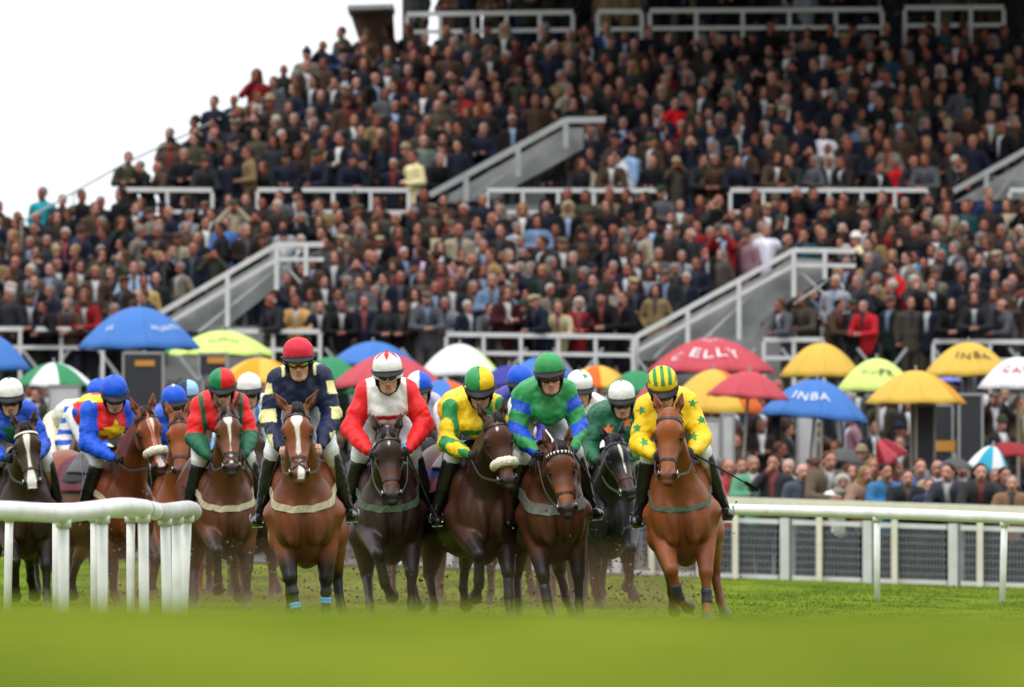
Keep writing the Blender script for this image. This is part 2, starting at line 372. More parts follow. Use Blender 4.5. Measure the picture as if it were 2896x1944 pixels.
X, DD = np.meshgrid(xs, ys_, indexing='ij'); Z = conc(DD) + .03 + ctilt(X, DD); idx = np.arange(X.size).reshape(X.shape)
link('concourse', new_mesh('concourse', np.stack([X, DD, Z], -1).reshape(-1, 3), np.stack([idx[:-1, :-1], idx[1:, :-1], idx[1:, 1:], idx[:-1, 1:]], -1).reshape(-1, 4), [M_tarmac], smooth=False), kind='structure')

# ------------------------------------------------------------------ white running rails
M_pvc = mat('white_plastic_rail', (.68, .68, .63), rough=.35, spec=.5, noise=.13, nscale=5, bump=.05, bscale=4)
M_pvcd = mat('weathered_rail', (.40, .39, .35), rough=.5, noise=.2, nscale=8)
M_cream = mat('cream_paint', (.66, .62, .50), rough=.6, noise=.08, nscale=5)
M_wpaint = mat('white_paint', (.58, .58, .56), rough=.55, noise=.08, nscale=4)
M_gpaint = mat('grey_paint', (.32, .33, .33), rough=.6, noise=.12, nscale=4)
# hairpin rail at left: near branch runs right to the bend, far branch runs back
near = [(-260, 1444, 500), (0, 1445, 478), (90, 1449, 466), (180, 1452, 458), (270, 1443, 452), (345, 1434, 444), (405, 1439, 436), (455, 1449, 428), (500, 1445, 420), (530, 1441, 412)]
far = [(547, 1446, 400), (540, 1452, 388), (500, 1450, 380), (440, 1448, 372), (370, 1446, 366), (268, 1444, 360), (160, 1444, 356), (27, 1444, 350), (-300, 1440, 345)]
P = spline([at(*a) for a in near + far], 8)
def rail(name, P, r, label, posts, dark=None):
    root = bpy.data.objects.new(name, None); col.objects.link(root); root.location = P[0]; root['label'] = label; root['category'] = 'running rail'
    o0 = Vector(P[0])
    b = MB(); b.tube([Vector(p) - o0 for p in P], r, 18)
    b.build('rail_tube', [M_pvc], root, smooth=True)
    b = MB()
    for (p, tip) in posts:
        g_ = ground(p[0], p[1]); b = MB(); p = Vector(p); foot = Vector((p.x + tip[0], p.y + tip[1], g_ - .1))
        b.tube([foot - o0, lerp(foot, p, .5) - np.array(o0), p - o0], [.032, .033, .034], 12, up=(0, 1, 0)); b.build('post', [M_pvc], root, smooth=True)
        bb = MB(); bb.tube([p - o0 + Vector((0, 0, -r - .03)), p - o0 + Vector((0, 0, -r + .03))], .047, 12, up=(0, 1, 0)); bb.build('post_collar', [M_pvc], root, smooth=True)
    return root, o0
Pn = [np.array(p) for p in P]
def on(px, branch):
    """rail point whose picture column is px, on the near (0) or far (1) branch"""
    best = None
    for i, p in enumerate(Pn):
        c_ = CX + p[0] * FP / p[1]; isfar = i > 8 * 9.6
        if isfar == bool(branch) and (best is None or abs(c_ - px) < best[0]): best = (abs(c_ - px), p)
    return best[1]
posts = [(on(px, 0), (tx, 0)) for px, tx in ((185, 0), (295, 0), (402, .01), (464, .02), (502, 0), (529, -.04))] + [(on(px, 1), (tx, 0)) for px, tx in ((27, -.02), (159, 0), (268, 0), (369, 0))]
r_, o0 = rail('running_rail', P, .059, 'white plastic running rail bending back on itself in front of the runners', posts)
b = MB()
for px in (190, 412):   # joint sleeves
    p = Vector(on(px, 0)); i = min(range(len(Pn)), key=lambda k: np.linalg.norm(Pn[k] - np.array(p))); d = Vector(Pn[i + 1] - Pn[i - 1]).normalized()
    b = MB(); b.tube([p - o0 - d * .03, p - o0 + d * .03], .061, 18); b.build('joint_sleeve', [M_pvcd if px > 400 else M_pvc], r_, smooth=True)
i0 = min(range(len(Pn)), key=lambda k: np.linalg.norm(Pn[k] - on(440, 0))); b = MB(); b.tube([Vector(p) - o0 for p in Pn[i0:i0 + 40]], .0605, 18); b.build('worn_section', [M_pvcd], r_, smooth=True)
# right-hand rail
P = spline([at(1500, 1442, 262), at(1900, 1440, 266), at(2075, 1442, 270), at(2480, 1452, 276), at(2840, 1466, 282), at(3060, 1476, 286), at(3500, 1496, 292)], 6); Pn = [np.array(p) for p in P]
def at_px(px): return min(Pn, key=lambda p: abs(CX + p[0] * FP / p[1] - px))
rail('running_rail', P, .057, 'white plastic running rail on thin posts, right of the chestnut with green girth', [(at(2480, 1452, 276) , (0, 0)), (at(2841, 1466, 282), (-.03, 0)), (at(1700, 1441, 264), (0, 0)), (at(3240, 1484, 288), (0, 0))])

# ------------------------------------------------------------------ crowd fence: white boards, mesh panels
M_mesh = mat('grey_wire', (.24, .25, .27), rough=.5, metal=.3)
def fy(px): return 1414 + (px - 2050) * .033
def fs_(px): return 205 + (px - 2050) * .008
def fpt(px, dy, ds=0): return at(px, fy(px) + dy, fs_(px) + ds)
fence = bpy.data.objects.new('crowd_fence', None); col.objects.link(fence); fence['label'] = 'white crowd fence with grey wire mesh panels below spectators'; fence['category'] = 'fence'
cols_ = [2222, 2456, 2698, 2946]; wide = [2222 - 237 * k for k in range(10, 0, -1)] + cols_; thin_ = [w + 94 for w in wide[:-4]] + [2316, 2529, 2771]
ALLP = sorted(wide)
b = MB(); b.beam(fpt(-200, 10), fpt(2050, 10), .10, .18); b.build('top_board', M_cream, fence)
b = MB(); b.beam(fpt(2050, 10), fpt(3000, 10), .10, .18); b.build('top_board', M_cream, fence)
for a, c_ in zip(ALLP[:-1], ALLP[1:]):
    b = MB(); l_, r2 = a + 22, c_ - 20
    b.beam(fpt(l_, 57), fpt(r2, 57), .05, .065); b.build('panel_frame', M_wpaint, fence)
    b = MB(); b.beam(fpt(l_, 214), fpt(r2, 214), .05, .06); b.build('panel_frame', M_wpaint, fence)
    b = MB(); n_ = int((r2 - l_) / 9.5)
    for k in range(1, n_):
        px = l_ + (r2 - l_) * k / n_; b.beam(fpt(px, 62), fpt(px, 212), .015, .012)
    for k in range(1, 7): b.beam(fpt(l_, 62 + 150 * k / 7, .15), fpt(r2, 62 + 150 * k / 7, .15), .007, .010)
    b.build('wire_mesh', M_mesh, fence)
for px in wide:
    b = MB(); b.beam(fpt(px - 4, 46), fpt(px - 4, 224), .12, .13); b.build('post', M_wpaint, fence)
    b = MB(); b.beam(fpt(px + 14, 46, -.4), fpt(px + 14, 222, -.4), .12, .10); b.build('post', M_gpaint, fence)
for px in thin_:
    b = MB(); b.beam(fpt(px, 40, .3), fpt(px, 232, .3), .08, .10); b.build('post', M_cream, fence)
print('ground', round(time.time() - T0, 1))
# dust and torn turf hanging behind the leading hooves
DUST = True
if DUST:
    m = bpy.data.materials.new('turf_dust'); m.use_nodes = True; n = m.node_tree.nodes; l = m.node_tree.links; n.clear()
    o_ = n.new('ShaderNodeOutputMaterial'); pv = n.new('ShaderNodeVolumePrincipled'); l.new(pv.outputs[0], o_.inputs['Volume']); pv.inputs['Color'].default_value = (.42, .27, .16, 1)
    tc = n.new('ShaderNodeTexCoord'); sx = n.new('ShaderNodeSeparateXYZ'); l.new(tc.outputs['Object'], sx.inputs[0])
    nz = n.new('ShaderNodeTexNoise'); nz.inputs['Scale'].default_value = 1.6; nz.inputs['Detail'].default_value = 3; l.new(tc.outputs['Object'], nz.inputs['Vector'])
    r1 = n.new('ShaderNodeMapRange'); r1.inputs['From Min'].default_value = .42; r1.inputs['From Max'].default_value = .68; r1.inputs['To Max'].default_value = .16; l.new(nz.outputs['Fac'], r1.inputs['Value'])
    r2 = n.new('ShaderNodeMapRange'); r2.inputs['From Min'].default_value = .75; r2.inputs['From Max'].default_value = .05; l.new(sx.outputs['Z'], r2.inputs['Value'])
    mu = n.new('ShaderNodeMath'); mu.operation = 'MULTIPLY'; l.new(r1.outputs[0], mu.inputs[0]); l.new(r2.outputs[0], mu.inputs[1]); l.new(mu.outputs[0], pv.inputs['Density'])
    b = MB(); b.box((-1.0, 74.5, .47), (5.4, 15, .86)); ob = b.build('dust', m, kind='stuff')
# ------------------------------------------------------------------ grandstand
M_conc = mat('terrace_concrete', (.20, .20, .195), rough=.9, noise=.18, nscale=1.2)
M_dark = mat('dark_cladding', (.035, .035, .038), rough=.7, noise=.2)
M_brick = mat('brown_cladding', (.16, .085, .06), rough=.8, noise=.2, nscale=2)
M_glassy = mat('pale_panel', (.42, .44, .45), rough=.4, noise=.1)
D0, NL, NU = 147.0, 9, 11
LOW = [(D0 + .88 * i, 2.92 + .25 * i) for i in range(NL)]           # depth, floor height of each lower step
DU0 = D0 + .88 * NL + .9
UP = [(DU0 + .94 * i, 5.72 + .283 * i) for i in range(NU)]
def up_left(i):  # picture column where the upper step ends at the left
    return 335 + i * 62
def pxX(px, D): return (px - CX) * D / FP
b = MB()
for i, (D, z) in enumerate(LOW):
    d1 = D + .88; x0, x1 = pxX(-400 + i * 30, D), 20
    b.box(((x0 + x1) / 2, (D + d1) / 2 - .44, z / 2 - .0), (x1 - x0, d1 - D - .002, z))
for i, (D, z) in enumerate(UP):
    d1 = D + .94; x0, x1 = pxX(up_left(i) - 10, D), 20
    b.box(((x0 + x1) / 2, (D + d1) / 2 - .47, z / 2), (x1 - x0, d1 - D - .002, z))
st = b.build('grandstand', M_conc, None, label='stepped concrete grandstand packed with standing spectators', cat='grandstand')
b = MB(); xl = pxX(-420, D0); b.box(((xl + 20) / 2, D0 - .62, 2.45), (20 - xl, .30, .9)); b.build('terrace_front', M_conc, st)
b = MB(); Dm = UP[0][0] - .9; b.box(((pxX(345, Dm) + 20) / 2, Dm, UP[0][1] - .38), (20 - pxX(345, Dm), .16, .75)); b.build('aisle_front', M_conc, st)
# back wall, upper gallery, roof
DB = UP[-1][0] + 1.6; zb = UP[-1][1] + 1.15
b = MB(); x0 = pxX(1370, DB + 6.5); b.box(((x0 + 20) / 2, DB + 6.5, 12.5), (20 - x0, .3, 7)); b.build('back_wall', M_dark, st)
b = MB(); b.box(((pxX(1020, DB) + 20) / 2, DB + 3.0, zb - .2), (20 - pxX(1020, DB), 7, .3)); b.build('gallery_floor', M_conc, st)
b = MB(); x0 = pxX(1160, DB); b.box(((x0 + 20) / 2, DB - .56, (UP[-1][1] + zb) / 2 - .15), (20 - x0, .1, zb - UP[-1][1] + .1)); b.build('gallery_front', M_dark, st)
b = MB(); b.box(((pxX(1120, DB) + 24) / 2, DB - 3, 16.2), (24 - pxX(1120, DB), 24, .5)); b.build('roof', M_dark, st)
for px, w in ((1153, .22), (1345, .22), (1812, .3), (2556, .12), (2610, .12)):
    b = MB(); b.box((pxX(px, DB + 1), DB + 1, 13.5), (w, .3, 8)); b.build('column', M_gpaint if px > 1400 else M_dark, st)
for k, (a, c_) in enumerate(((2200, 2330), (2345, 2480), (2500, 2600), (2640, 2780), (2800, 2900))):
    b = MB(); D = DB + 6.2; b.box(((pxX(a, D) + pxX(c_, D)) / 2, D, 11.9), (pxX(c_, D) - pxX(a, D), .1, 1.6)); b.build('window_panel', M_glassy, st)
# brown cladding box at the top of the left end, tapering down
b = MB(); pts = [(988, 34), (1112, 30), (1120, 160), (1030, 160)]; D = DB - .9
vs = [at(px, py, FP / D) for px, py in pts] + [at(px, py, FP / (D + 2)) for px, py in pts]
b.add(vs, [(0, 3, 2, 1), (4, 5, 6, 7), (0, 1, 5, 4), (1, 2, 6, 5), (2, 3, 7, 6), (3, 0, 4, 7)]); b.build('end_wall', M_brick, st)
b = MB(); b.beam(at(985, 30, FP / (D - .1)), at(1115, 26, FP / (D - .1)), 2.3, .09); b.build('end_wall_coping', M_gpaint, st)
b = MB(); b.box((pxX(1165, DB + 1), DB + 1.4, 11.6), (.35, .3, 3)); b.build('column', M_gpaint, st)

# ------------------------------------------------------------------ white railings of the stand
RG = 'white painted railings along the stand'
def railing(a, c_, s, h2, n, label, ends=(1, 1), m=None, w=.075, posth=1.05, mid=True):
    """a, c_: picture points of the top bar's ends; h2: drop to the second bar in pixels; n posts"""
    m = m or M_wpaint; s0, s1 = s if hasattr(s, '__len__') else (s, s)
    A, B_ = at(*a, s0), at(*c_, s1); root = bpy.data.objects.new('railing', None); col.objects.link(root); root.location = A; root['label'] = label; root['category'] = 'railing'; root['group'] = RG
    b = MB(); b.beam((0, 0, 0), B_ - A, w, w * 1.05); b.build('handrail', m, root)
    if mid: b = MB(); dz = Vector((0, 0, -h2 / s0)); b.beam(dz, B_ - A + dz, w * .8, w * .9); b.build('mid_rail', m, root)
    for k in range(n):
        t = k / max(n - 1, 1); p = (B_ - A) * t; b = MB(); b.beam(p + Vector((0, .002, -w * .5)), p + Vector((0, .002, -posth)), w * .85, w * .85); b.build('post', m, root)
    return root
sL = FP / (D0 - .50); sM = FP / (UP[0][0] - .62); sT = FP / (DB - .8)
for a, c_, n, lab in (((-60, 930), (290, 932), 4, 'white railing at the foot of the stand, left of the large blue umbrella'),
                      ((640, 937), (905, 938), 3, 'white railing at the foot of the stand above the lime umbrella'),
                      ((1262, 946), (1790, 953), 6, 'long white railing at the foot of the stand above the green-capped rider'),
                      ((2160, 961), (2330, 961), 3, 'short white railing behind the red lettered umbrella'),
                      ((2640, 966), (2960, 968), 3, 'white railing above the yellow lettered umbrella')):
    railing(a, c_, sL, 52, n, lab)
for a, c_, n, lab in (((345, 536), (600, 538), 3, 'white railing at the left end of the middle aisle'),
                      ((728, 537), (1155, 538), 5, 'white railing on the middle aisle left of the grey stair rail'),
                      ((1378, 538), (1880, 539), 6, 'white railing on the middle aisle right of the grey stair rail'),
                      ((2066, 538), (2624, 538), 7, 'long white railing on the middle aisle below the red-jacketed spectator'),
                      ((2856, 538), (3020, 538), 2, 'white railing on the middle aisle at the frame edge')):
    railing(a, c_, sM, 62, n, lab)
for a, c_, n, lab in (((1150, 40), (1620, 34), 6, 'white railing along the top gallery beside the brown end wall'),
                      ((1690, 32), (1815, 32), 2, 'short white gallery railing left of the tall column'),
                      ((1838, 30), (2496, 26), 6, 'long white railing along the middle of the top gallery'),
                      ((2560, 22), (2840, 20), 4, 'white gallery railing in front of the pale window panels')):
    railing(a, c_, sT, 50, n, lab, w=.085)
# thin handrail climbing the open left end of the terraces
railing((60, 628), (352, 462), (FP / (D0 + 5), FP / (D0 + 9)), 70, 3, 'thin grey handrail climbing the left end of the lower terrace', m=M_gpaint, w=.028, mid=False)
railing((352, 462), (985, 165), (FP / (UP[0][0]), FP / (DB - 1.5)), 70, 6, 'thin grey handrail climbing the left end of the upper terrace', m=M_gpaint, w=.028, mid=False)

def stair(name, pts, s, panel, label, posts, gap=40, m=None, braces=(), w=.085):
    """sloping stair rail with infill: pts picture points of the top bar"""
    m = m or M_wpaint
    root = bpy.data.objects.new(name, None); col.objects.link(root); A = at(*pts[0], s); root.location = A; root['label'] = label; root['category'] = 'stair rail'; root['group'] = 'stair rails in the stand'
    q = lambda px, py, ds=0: at(px, py, s + ds) - A
    b = MB()
    for a, c_ in zip(pts[:-1], pts[1:]): b.beam(q(*a), q(*c_), w, w)
    b.build('handrail', m, root)
    b = MB()
    for a, c_ in zip(pts[:-1], pts[1:]): b.beam(q(a[0], a[1] + gap), q(c_[0], c_[1] + gap), w * .8, w * .8)
    b.build('mid_rail', m, root)
    for px, y0, y1 in posts: b = MB(); b.beam(q(px, y0, .02), q(px, y1, .02), w * .9, w * .9); b.build('post', m, root)
    for a, c_ in braces: b = MB(); b.beam(q(*a, -.1), q(*c_, -.1), .03, .03); b.build('brace', m, root)
    b = MB(); vs = [q(px, py, -.35) for px, py in panel] + [q(px, py, -.42) for px, py in panel]; n_ = len(panel)
    b.add(vs, [tuple(reversed(range(n_))), tuple(range(n_, 2 * n_))] + [(i, (i + 1) % n_, (i + 1) % n_ + n_, i + n_) for i in range(n_)]); b.build('side_panel', M_pan, root)
    return root
M_pan = mat('grey_stair_panel', (.27, .275, .27), rough=.7, noise=.3, nscale=2.2)
sS = FP / (D0 - .3)
stair('stair_rail', [(455, 885), (782, 692), (915, 692)], sS, [(470, 935), (470, 900), (782, 715), (800, 720), (800, 800), (640, 925), (620, 940)], 'white stair rail rising from the large blue umbrella', [(643, 775, 925), (782, 692, 820), (865, 692, 780)], 42, braces=(((560, 940), (782, 760)), ((782, 760), (870, 700)), ((782, 720), (850, 800))))
stair('stair_rail', [(1790, 958), (2245, 708), (2420, 710)], sS, [(1800, 1020), (1800, 975), (2245, 730), (2330, 735), (2330, 790), (2160, 900), (2130, 960), (2000, 1020)], 'white stair rail rising behind the red lettered umbrella', [(1800, 958, 1060), (1945, 880, 1010), (2090, 795, 960), (2245, 708, 840), (2333, 710, 790)], 42, braces=(((1850, 1010), (2010, 860)), ((1990, 960), (2245, 720)), ((2245, 750), (2330, 830)), ((2245, 860), (2345, 790))))
stair('stair_rail', [(1215, 552), (1600, 340), (1712, 338)], sM, [(1235, 570), (1600, 362), (1650, 362), (1650, 420), (1400, 560), (1300, 575)], 'grey stair rail in the middle of the upper terrace', [(1318, 495, 570), (1465, 418, 500), (1600, 340, 420)], 300, m=M_gpaint, braces=(((1330, 560), (1560, 400)),), w=.11)
stair('stair_rail', [(2675, 553), (2960, 392)], sM, [(2700, 572), (2960, 420), (2960, 560)], 'grey stair rail at the frame edge of the upper terrace', [(2790, 488, 570)], 300, m=M_gpaint, braces=(((2800, 580), (2900, 450)), ((2790, 500), (2900, 505))), w=.10)
# steel frames under the stand front
for k in range(14):
    b = MB()
    px = 60 + k * 215; p0, p1 = at(px, 985, sL), at(px + 70, 1075, sL); b.beam(p0, p1, .05, .05); b.beam(at(px + 140, 985, sL), p1 + Vector((0, .03, 0)), .05, .05)
    b.build('steel_bracing', M_gpaint, st)
print('stand', round(time.time() - T0, 1))
# ------------------------------------------------------------------ materials shared by horses and riders
M_coat = mat('horse_coat', src='attr', rough=.42, spec=.32, noise=.26, nscale=5, bump=.12, bscale=90)
M_hair = mat('horse_hair', src='attr', rough=.6, spec=.3, noise=.3, nscale=40)
M_eye = mat('eye_gloss', (.005, .003, .002), rough=.12, spec=.3)
M_leather = mat('dark_leather', (.018, .012, .01), rough=.38, spec=.5, noise=.3, nscale=20)
M_rubber = mat('rubber_rein', (.035, .033, .032), rough=.6)
M_steel = mat('bit_steel', (.55, .55, .56), rough=.25, metal=1)
M_fleece = mat('sheepskin', (.72, .66, .52), rough=.95, spec=.1, noise=.12, nscale=40, bump=.8, bscale=60)
M_maroon = mat('maroon_cloth', (.11, .008, .022), rough=.75, noise=.2, nscale=8, bump=.4, bscale=12)
M_gold = mat('gold_letter', (.7, .36, .03), rough=.6)
M_bluepad = mat('blue_pad', (.01, .07, .45), rough=.8, noise=.15, bump=.4, bscale=15)
M_skypad = mat('light_blue_pad', (.02, .3, .6), rough=.8, noise=.15)
M_blackpad = mat('black_pad', (.01, .01, .012), rough=.7, noise=.2)
M_white = mat('white_cloth', (.75, .74, .72), rough=.8, noise=.06, bump=.3, bscale=15)

def web(name, c, edge=None):
    return mat(name, lin(c), rough=.8, noise=.15, nscale=30, bump=.3, bscale=80)
M_web = {'cream': web('cream_webbing', '#b5a98a'), 'green': web('green_webbing', '#4a5a45'), 'grey': web('grey_webbing', '#77776f'), 'black': web('black_webbing', '#222222')}
M_wrap = {'sky': mat('sky_bandage', lin('#4fa3d4'), rough=.8), 'boot': mat('leg_boot', (.018, .019, .022), rough=.45, spec=.5)}

LEGF = {  # elbow, knee, fetlock, hoof   (x forward, z up)
    'down': [(.40, .95), (.55, .52), (.57, .20), (.65, .05)],
    'down2': [(.36, .95), (.42, .50), (.40, .18), (.47, .04)],
    'reach': [(.46, .98), (.82, .62), (1.02, .33), (1.13, .22)],
    'flex': [(.46, .97), (.84, .72), (.72, .40), (.56, .30)],
    'flexlow': [(.42, .96), (.72, .58), (.62, .26), (.48, .20)],
    'back': [(.34, .93), (.30, .50), (.08, .23), (.02, .09)]}
LEGH = {
    'under': [(-.52, .92), (-.72, .50), (-.50, .20), (-.42, .06)],
    'push': [(-.70, .90), (-1.12, .58), (-1.36, .32), (-1.42, .18)],
    'mid': [(-.60, .92), (-.98, .52), (-.92, .20), (-.84, .06)]}

def make_horse(name, label, group, px, py, s, yaw, pollz, color, dark, spec):
    """px,py: where the middle of the face stands in the photograph; returns info used to seat the rider"""
    g = spec.get
    F = Field(); Y = V3(0, 1, 0)
    turn, pitch = R(g('turn', 0)), R(g('pitch', 68)); roll = R(g('roll', 0))
    poll = V3(1.05, math.sin(turn) * .25 + g('hy', 0), pollz)
    hd = V3(math.cos(pitch) * math.cos(turn), math.cos(pitch) * math.sin(turn), -math.sin(pitch))
    hd = unit(hd + V3(0, g('lean', 0), 0)); sd_ = V3(-math.sin(turn), math.cos(turn), 0); sd_ = unit(sd_ - hd * (sd_ @ hd)); fn = np.cross(hd, sd_)
    sd_, fn = sd_ * math.cos(roll) + fn * math.sin(roll), fn * math.cos(roll) - sd_ * math.sin(roll)
    hs = g('hs', 1.0)
    HW = g('hw', 1.22)
    H = lambda l, sdw, n: poll + (hd * l + sd_ * sdw * HW + fn * n) * hs
    HR = lambda a, b, c_: V3(a, b * HW, c_) * hs
    HM = [hd, sd_, fn]
    # trunk
    F.ell((-.22, 0, 1.06), (.78, .28, .44), k=.08, tag='trunk')
    F.ell((.33, 0, 1.02), (.36, .205, .46), k=.06, tag='trunk')
    F.ell((-.88, 0, 1.24), (.42, .27, .33), k=.08, tag='trunk')
    F.cone((.22, 0, 1.40), (-.1, 0, 1.36), .16, .17, k=.08, q=.55, side=Y, tag='trunk')
    for y in (-1, 1):
        F.ell((.50, y * .136, 1.00), (.16, .108, .27), k=.035, tag='trunk')   # point of shoulder
        F.ell((.63, y * .080, .92), (.09, .082, .19), k=.018, tag='trunk')  # breast muscle
        F.cone((.68, y * .165, 1.18), (.70, y * .125, .82), .018, .022, k=.05, tag='groove', sub=True)
        F.ell((.26, y * .165, 1.12), (.20, .09, .28), k=.05, tag='trunk')
        F.ell((-.85, y * .15, 1.12), (.30, .16, .28), k=.06, tag='trunk')
        F.ell((-1.12, y * .10, 1.12), (.16, .11, .22), k=.06, tag='trunk')
    F.cone((.76, 0, 1.12), (.73, 0, .74), .020, .026, k=.045, tag='groove', sub=True)
    # neck
    nb = V3(.36, 0, 1.26); ne = H(.05, 0, -.10)
    m1 = lerp(nb, ne, .5) + V3(-.02, 0, -.01)
    F.cone(nb, m1, .27, .17, k=.06, q=.50, side=Y, tag='neck'); F.cone(m1, ne, .17, .105, k=.05, q=.66, side=Y, tag='neck')
    F.cone((.55, 0, 1.16), m1 + V3(.03, 0, -.08), .15, .09, k=.07, tag='neck')
    for y in (-1, 1): F.cone((.50, y * .09, 1.2), H(.12, y * .045, -.15), .07, .03, k=.05, tag='neck')
    # head
    F.ell(H(.05, 0, -.045), HR(.11, .078, .085), k=.03, M=HM, tag='head')
    F.ell(H(.17, 0, -.06), HR(.15, .088, .10), k=.03, M=HM, tag='head')
    for y in (-1, 1):
        F.ell(H(.20, y * .048, -.125), HR(.12, .034, .085), k=.03, M=HM, tag='head')
        F.ell(H(.165, y * .086, -.028), HR(.038, .018, .022), k=.02, M=HM, tag='head')      # brow
        F.ell(H(.215, y * .080, -.047), HR(.028, .012, .020), k=.012, M=HM, tag='head')     # lids
        F.cone(H(.24, y * .066, -.065), H(.36, y * .048, -.062), .014, .010, k=.02, tag='head')  # facial crest
    F.cone(H(.15, 0, -.045), H(.47, 0, -.048), .068 * hs, .046 * hs, k=.03, q=1.2, side=sd_, tag='head')
    F.cone(H(.25, 0, -.125), H(.50, 0, -.092), .050 * hs, .032 * hs, k=.03, q=1.3, side=sd_, tag='head')
    F.ell(H(.53, 0, -.055), HR(.058, .060, .050), k=.03, M=HM, tag='muzzle')
    for y in (-1, 1):
        F.ell(H(.530, y * .047, -.030), HR(.034, .024, .028), k=.014, M=HM, tag='muzzle')
        F.ell(H(.545, y * .053, -.012), HR(.022, .011, .015), k=.008, M=HM, tag='nostril', sub=True)
    F.ell(H(.578, 0, -.052), HR(.026, .040, .032), k=.016, M=HM, tag='muzzle')
    F.ell(H(.566, 0, -.108), HR(.030, .033, .022), k=.014, M=HM, tag='chin')
    mo = g('mouth', .004)
    F.ell(H(.585, 0, -.086), HR(.045, .06, mo), k=.008, M=HM, tag='mouth', sub=True)
    # ears
    ea = g('ears', (0, 0)); ears = []
    for y, lean in ((-1, ea[0]), (1, ea[1])):
        e0 = H(.0, y * .052, -.025); up = unit(-hd * .88 + fn * (.35 + lean) + sd_ * y * g('earout', .35))
        e1 = e0 + up * .075 * hs; e2 = e0 + up * g('earlen', .175) * hs + sd_ * (-y * .012)
        F.cone(e0, e1, .026 * hs, .033 * hs, k=.014, q=1.0, side=fn, tag='ear'); F.cone(e1, e2, .033 * hs, .006, k=.008, q=1.2, side=sd_, tag='ear')
        F.cone(e0 + up * .035 + fn * .026, e2 - up * .03 + fn * .018, .017, .006, k=.008, tag='earin', sub=True)
    # legs
    fl, hl = g('front', ('down', 'down2')), g('hind', ('under', 'push'))
    lat = g('lat', (0, 0)); feet = []
    for i, y in enumerate((-1, 1)):
        P = LEGF[fl[i]]; dy = lat[i]
        sh = V3(.38, y * .170, .98); el, kn, fe, ho = [V3(a, y * (.165 - .012 * j) + dy * j / 3, .10 + .78 * z) for j, (a, z) in enumerate(P)]
        F.cone(sh, el, .15, .105, k=.04, tag='upper'); F.cone(el, kn, .108, .056, k=.022, tag='foreleg%d' % i)
        F.ell(kn, (.052, .052, .062), k=.02, tag='fknee%d' % i); F.cone(kn, fe, .046, .034, k=.02, tag='fcan%d' % i)
        F.ell(fe, .044, k=.015, tag='fpas%d' % i); F.cone(fe, ho, .036, .042, k=.012, tag='fpas%d' % i)
        F.cone(ho, ho + unit(ho - fe) * .05, .048, .060, k=.008, tag='hoof'); feet.append((kn, fe))
        P = LEGH[hl[i]]; hp = V3(-.86, y * .13, 1.16)
        st, hk, fe, ho = [V3(a, y * (.175 + .028 * j) + dy * j / 3, .10 + .79 * z) for j, (a, z) in enumerate(P)]
        F.cone(hp, st, .20, .14, k=.06, tag='upper'); F.cone(st, hk, .135, .055, k=.04, tag='hleg')
        F.ell(hk, (.06, .045, .07), k=.02, tag='hcan'); F.cone(hk, fe, .047, .036, k=.02, tag='hcan')
        F.ell(fe, .044, k=.015, tag='hpas'); F.cone(fe, ho, .036, .042, k=.012, tag='hpas'); F.cone(ho, ho + unit(ho - fe) * .05, .048, .060, k=.008, tag='hoof')
    q = g('q', 1.0)
    zl = H(.6, 0, 0)[2] - .05
    hy0, hy1 = min(H(0, 0, 0)[1], H(.6, 0, 0)[1]) - .15, max(H(0, 0, 0)[1], H(.6, 0, 0)[1]) + .15
    v, f = F.mesh(axis(-1.62, .028 * q, .2, .018 * q, .92, .0085 * q, 1.46),
                  axis(-.40, .02 * q, hy0, .0085 * q, hy1, .02 * q, max(.40, hy1 + .02)),
                  axis(-.06, .016 * q, zl, .0085 * q, pollz + .26))
    tag, t = F.near(v)
    n0 = F.grad(v)
    v = v + n0 * (wob(v, 9, 3) * .003 * (tag == 'trunk') + wob(v * [1, 1, .5], 22, 5) * .0028 * ((tag == 'trunk') | (tag == 'neck') | (tag == 'upper')))[:, None]
    base, dk = np.array(lin(color)), np.array(lin(dark)); c = np.tile(base, (len(v), 1))
    L = (v - poll) @ hd / hs; S = (v - poll) @ sd_ / hs / HW; Nn = (v - poll) @ fn / hs
    def blend(m, colr): 
        nonlocal c
        m = np.clip(m, 0, 1)[:, None]; c = c * (1 - m) + np.array(colr) * m
    dp = g('points', 1.0)    # dark lower legs of a bay
    for k_, lo in (('foreleg0', .35), ('foreleg1', .35)): blend((tag == k_) * np.clip((t - lo) / .45, 0, 1) * dp, dk)
    for pre in ('fknee', 'fcan', 'fpas', 'hcan', 'hpas'): blend(np.char.startswith(tag, pre) * dp, dk)
    blend((tag == 'hleg') * np.clip((t - .6) / .4, 0, 1) * dp, dk)
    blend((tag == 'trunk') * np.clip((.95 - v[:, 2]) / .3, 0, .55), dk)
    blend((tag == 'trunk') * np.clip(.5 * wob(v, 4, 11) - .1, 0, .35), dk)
    blend((tag == 'neck') * np.clip(g('neckdark', .2) * (1 + wob(v, 5, 2)), 0, 1), dk)
    isH = np.isin(tag, ('head', 'muzzle', 'chin'))
    blend(isH * np.clip((L - .44) / .08, 0, 1) * g('muzdark', .8), (.012, .010, .010))
    tan = g('tan')
    if tan: blend(isH * np.exp(-((L - .41) / .06) ** 2) * .75, lin(tan))
    blend((tag == 'ear') * .35, dk)
    for y in (-1, 1):  # dark eye surround, nostril
        blend(np.exp(-(((L - .21) / .035) ** 2 + ((S - y * .09) / .03) ** 2 + ((Nn + .04) / .035) ** 2)) * .9, (.01, .008, .007))
        blend(1.3 * np.exp(-(((L - .545) / .022) ** 2 + ((S - y * .052) / .014) ** 2 + ((Nn + .015) / .02) ** 2)), (.008, .006, .006))
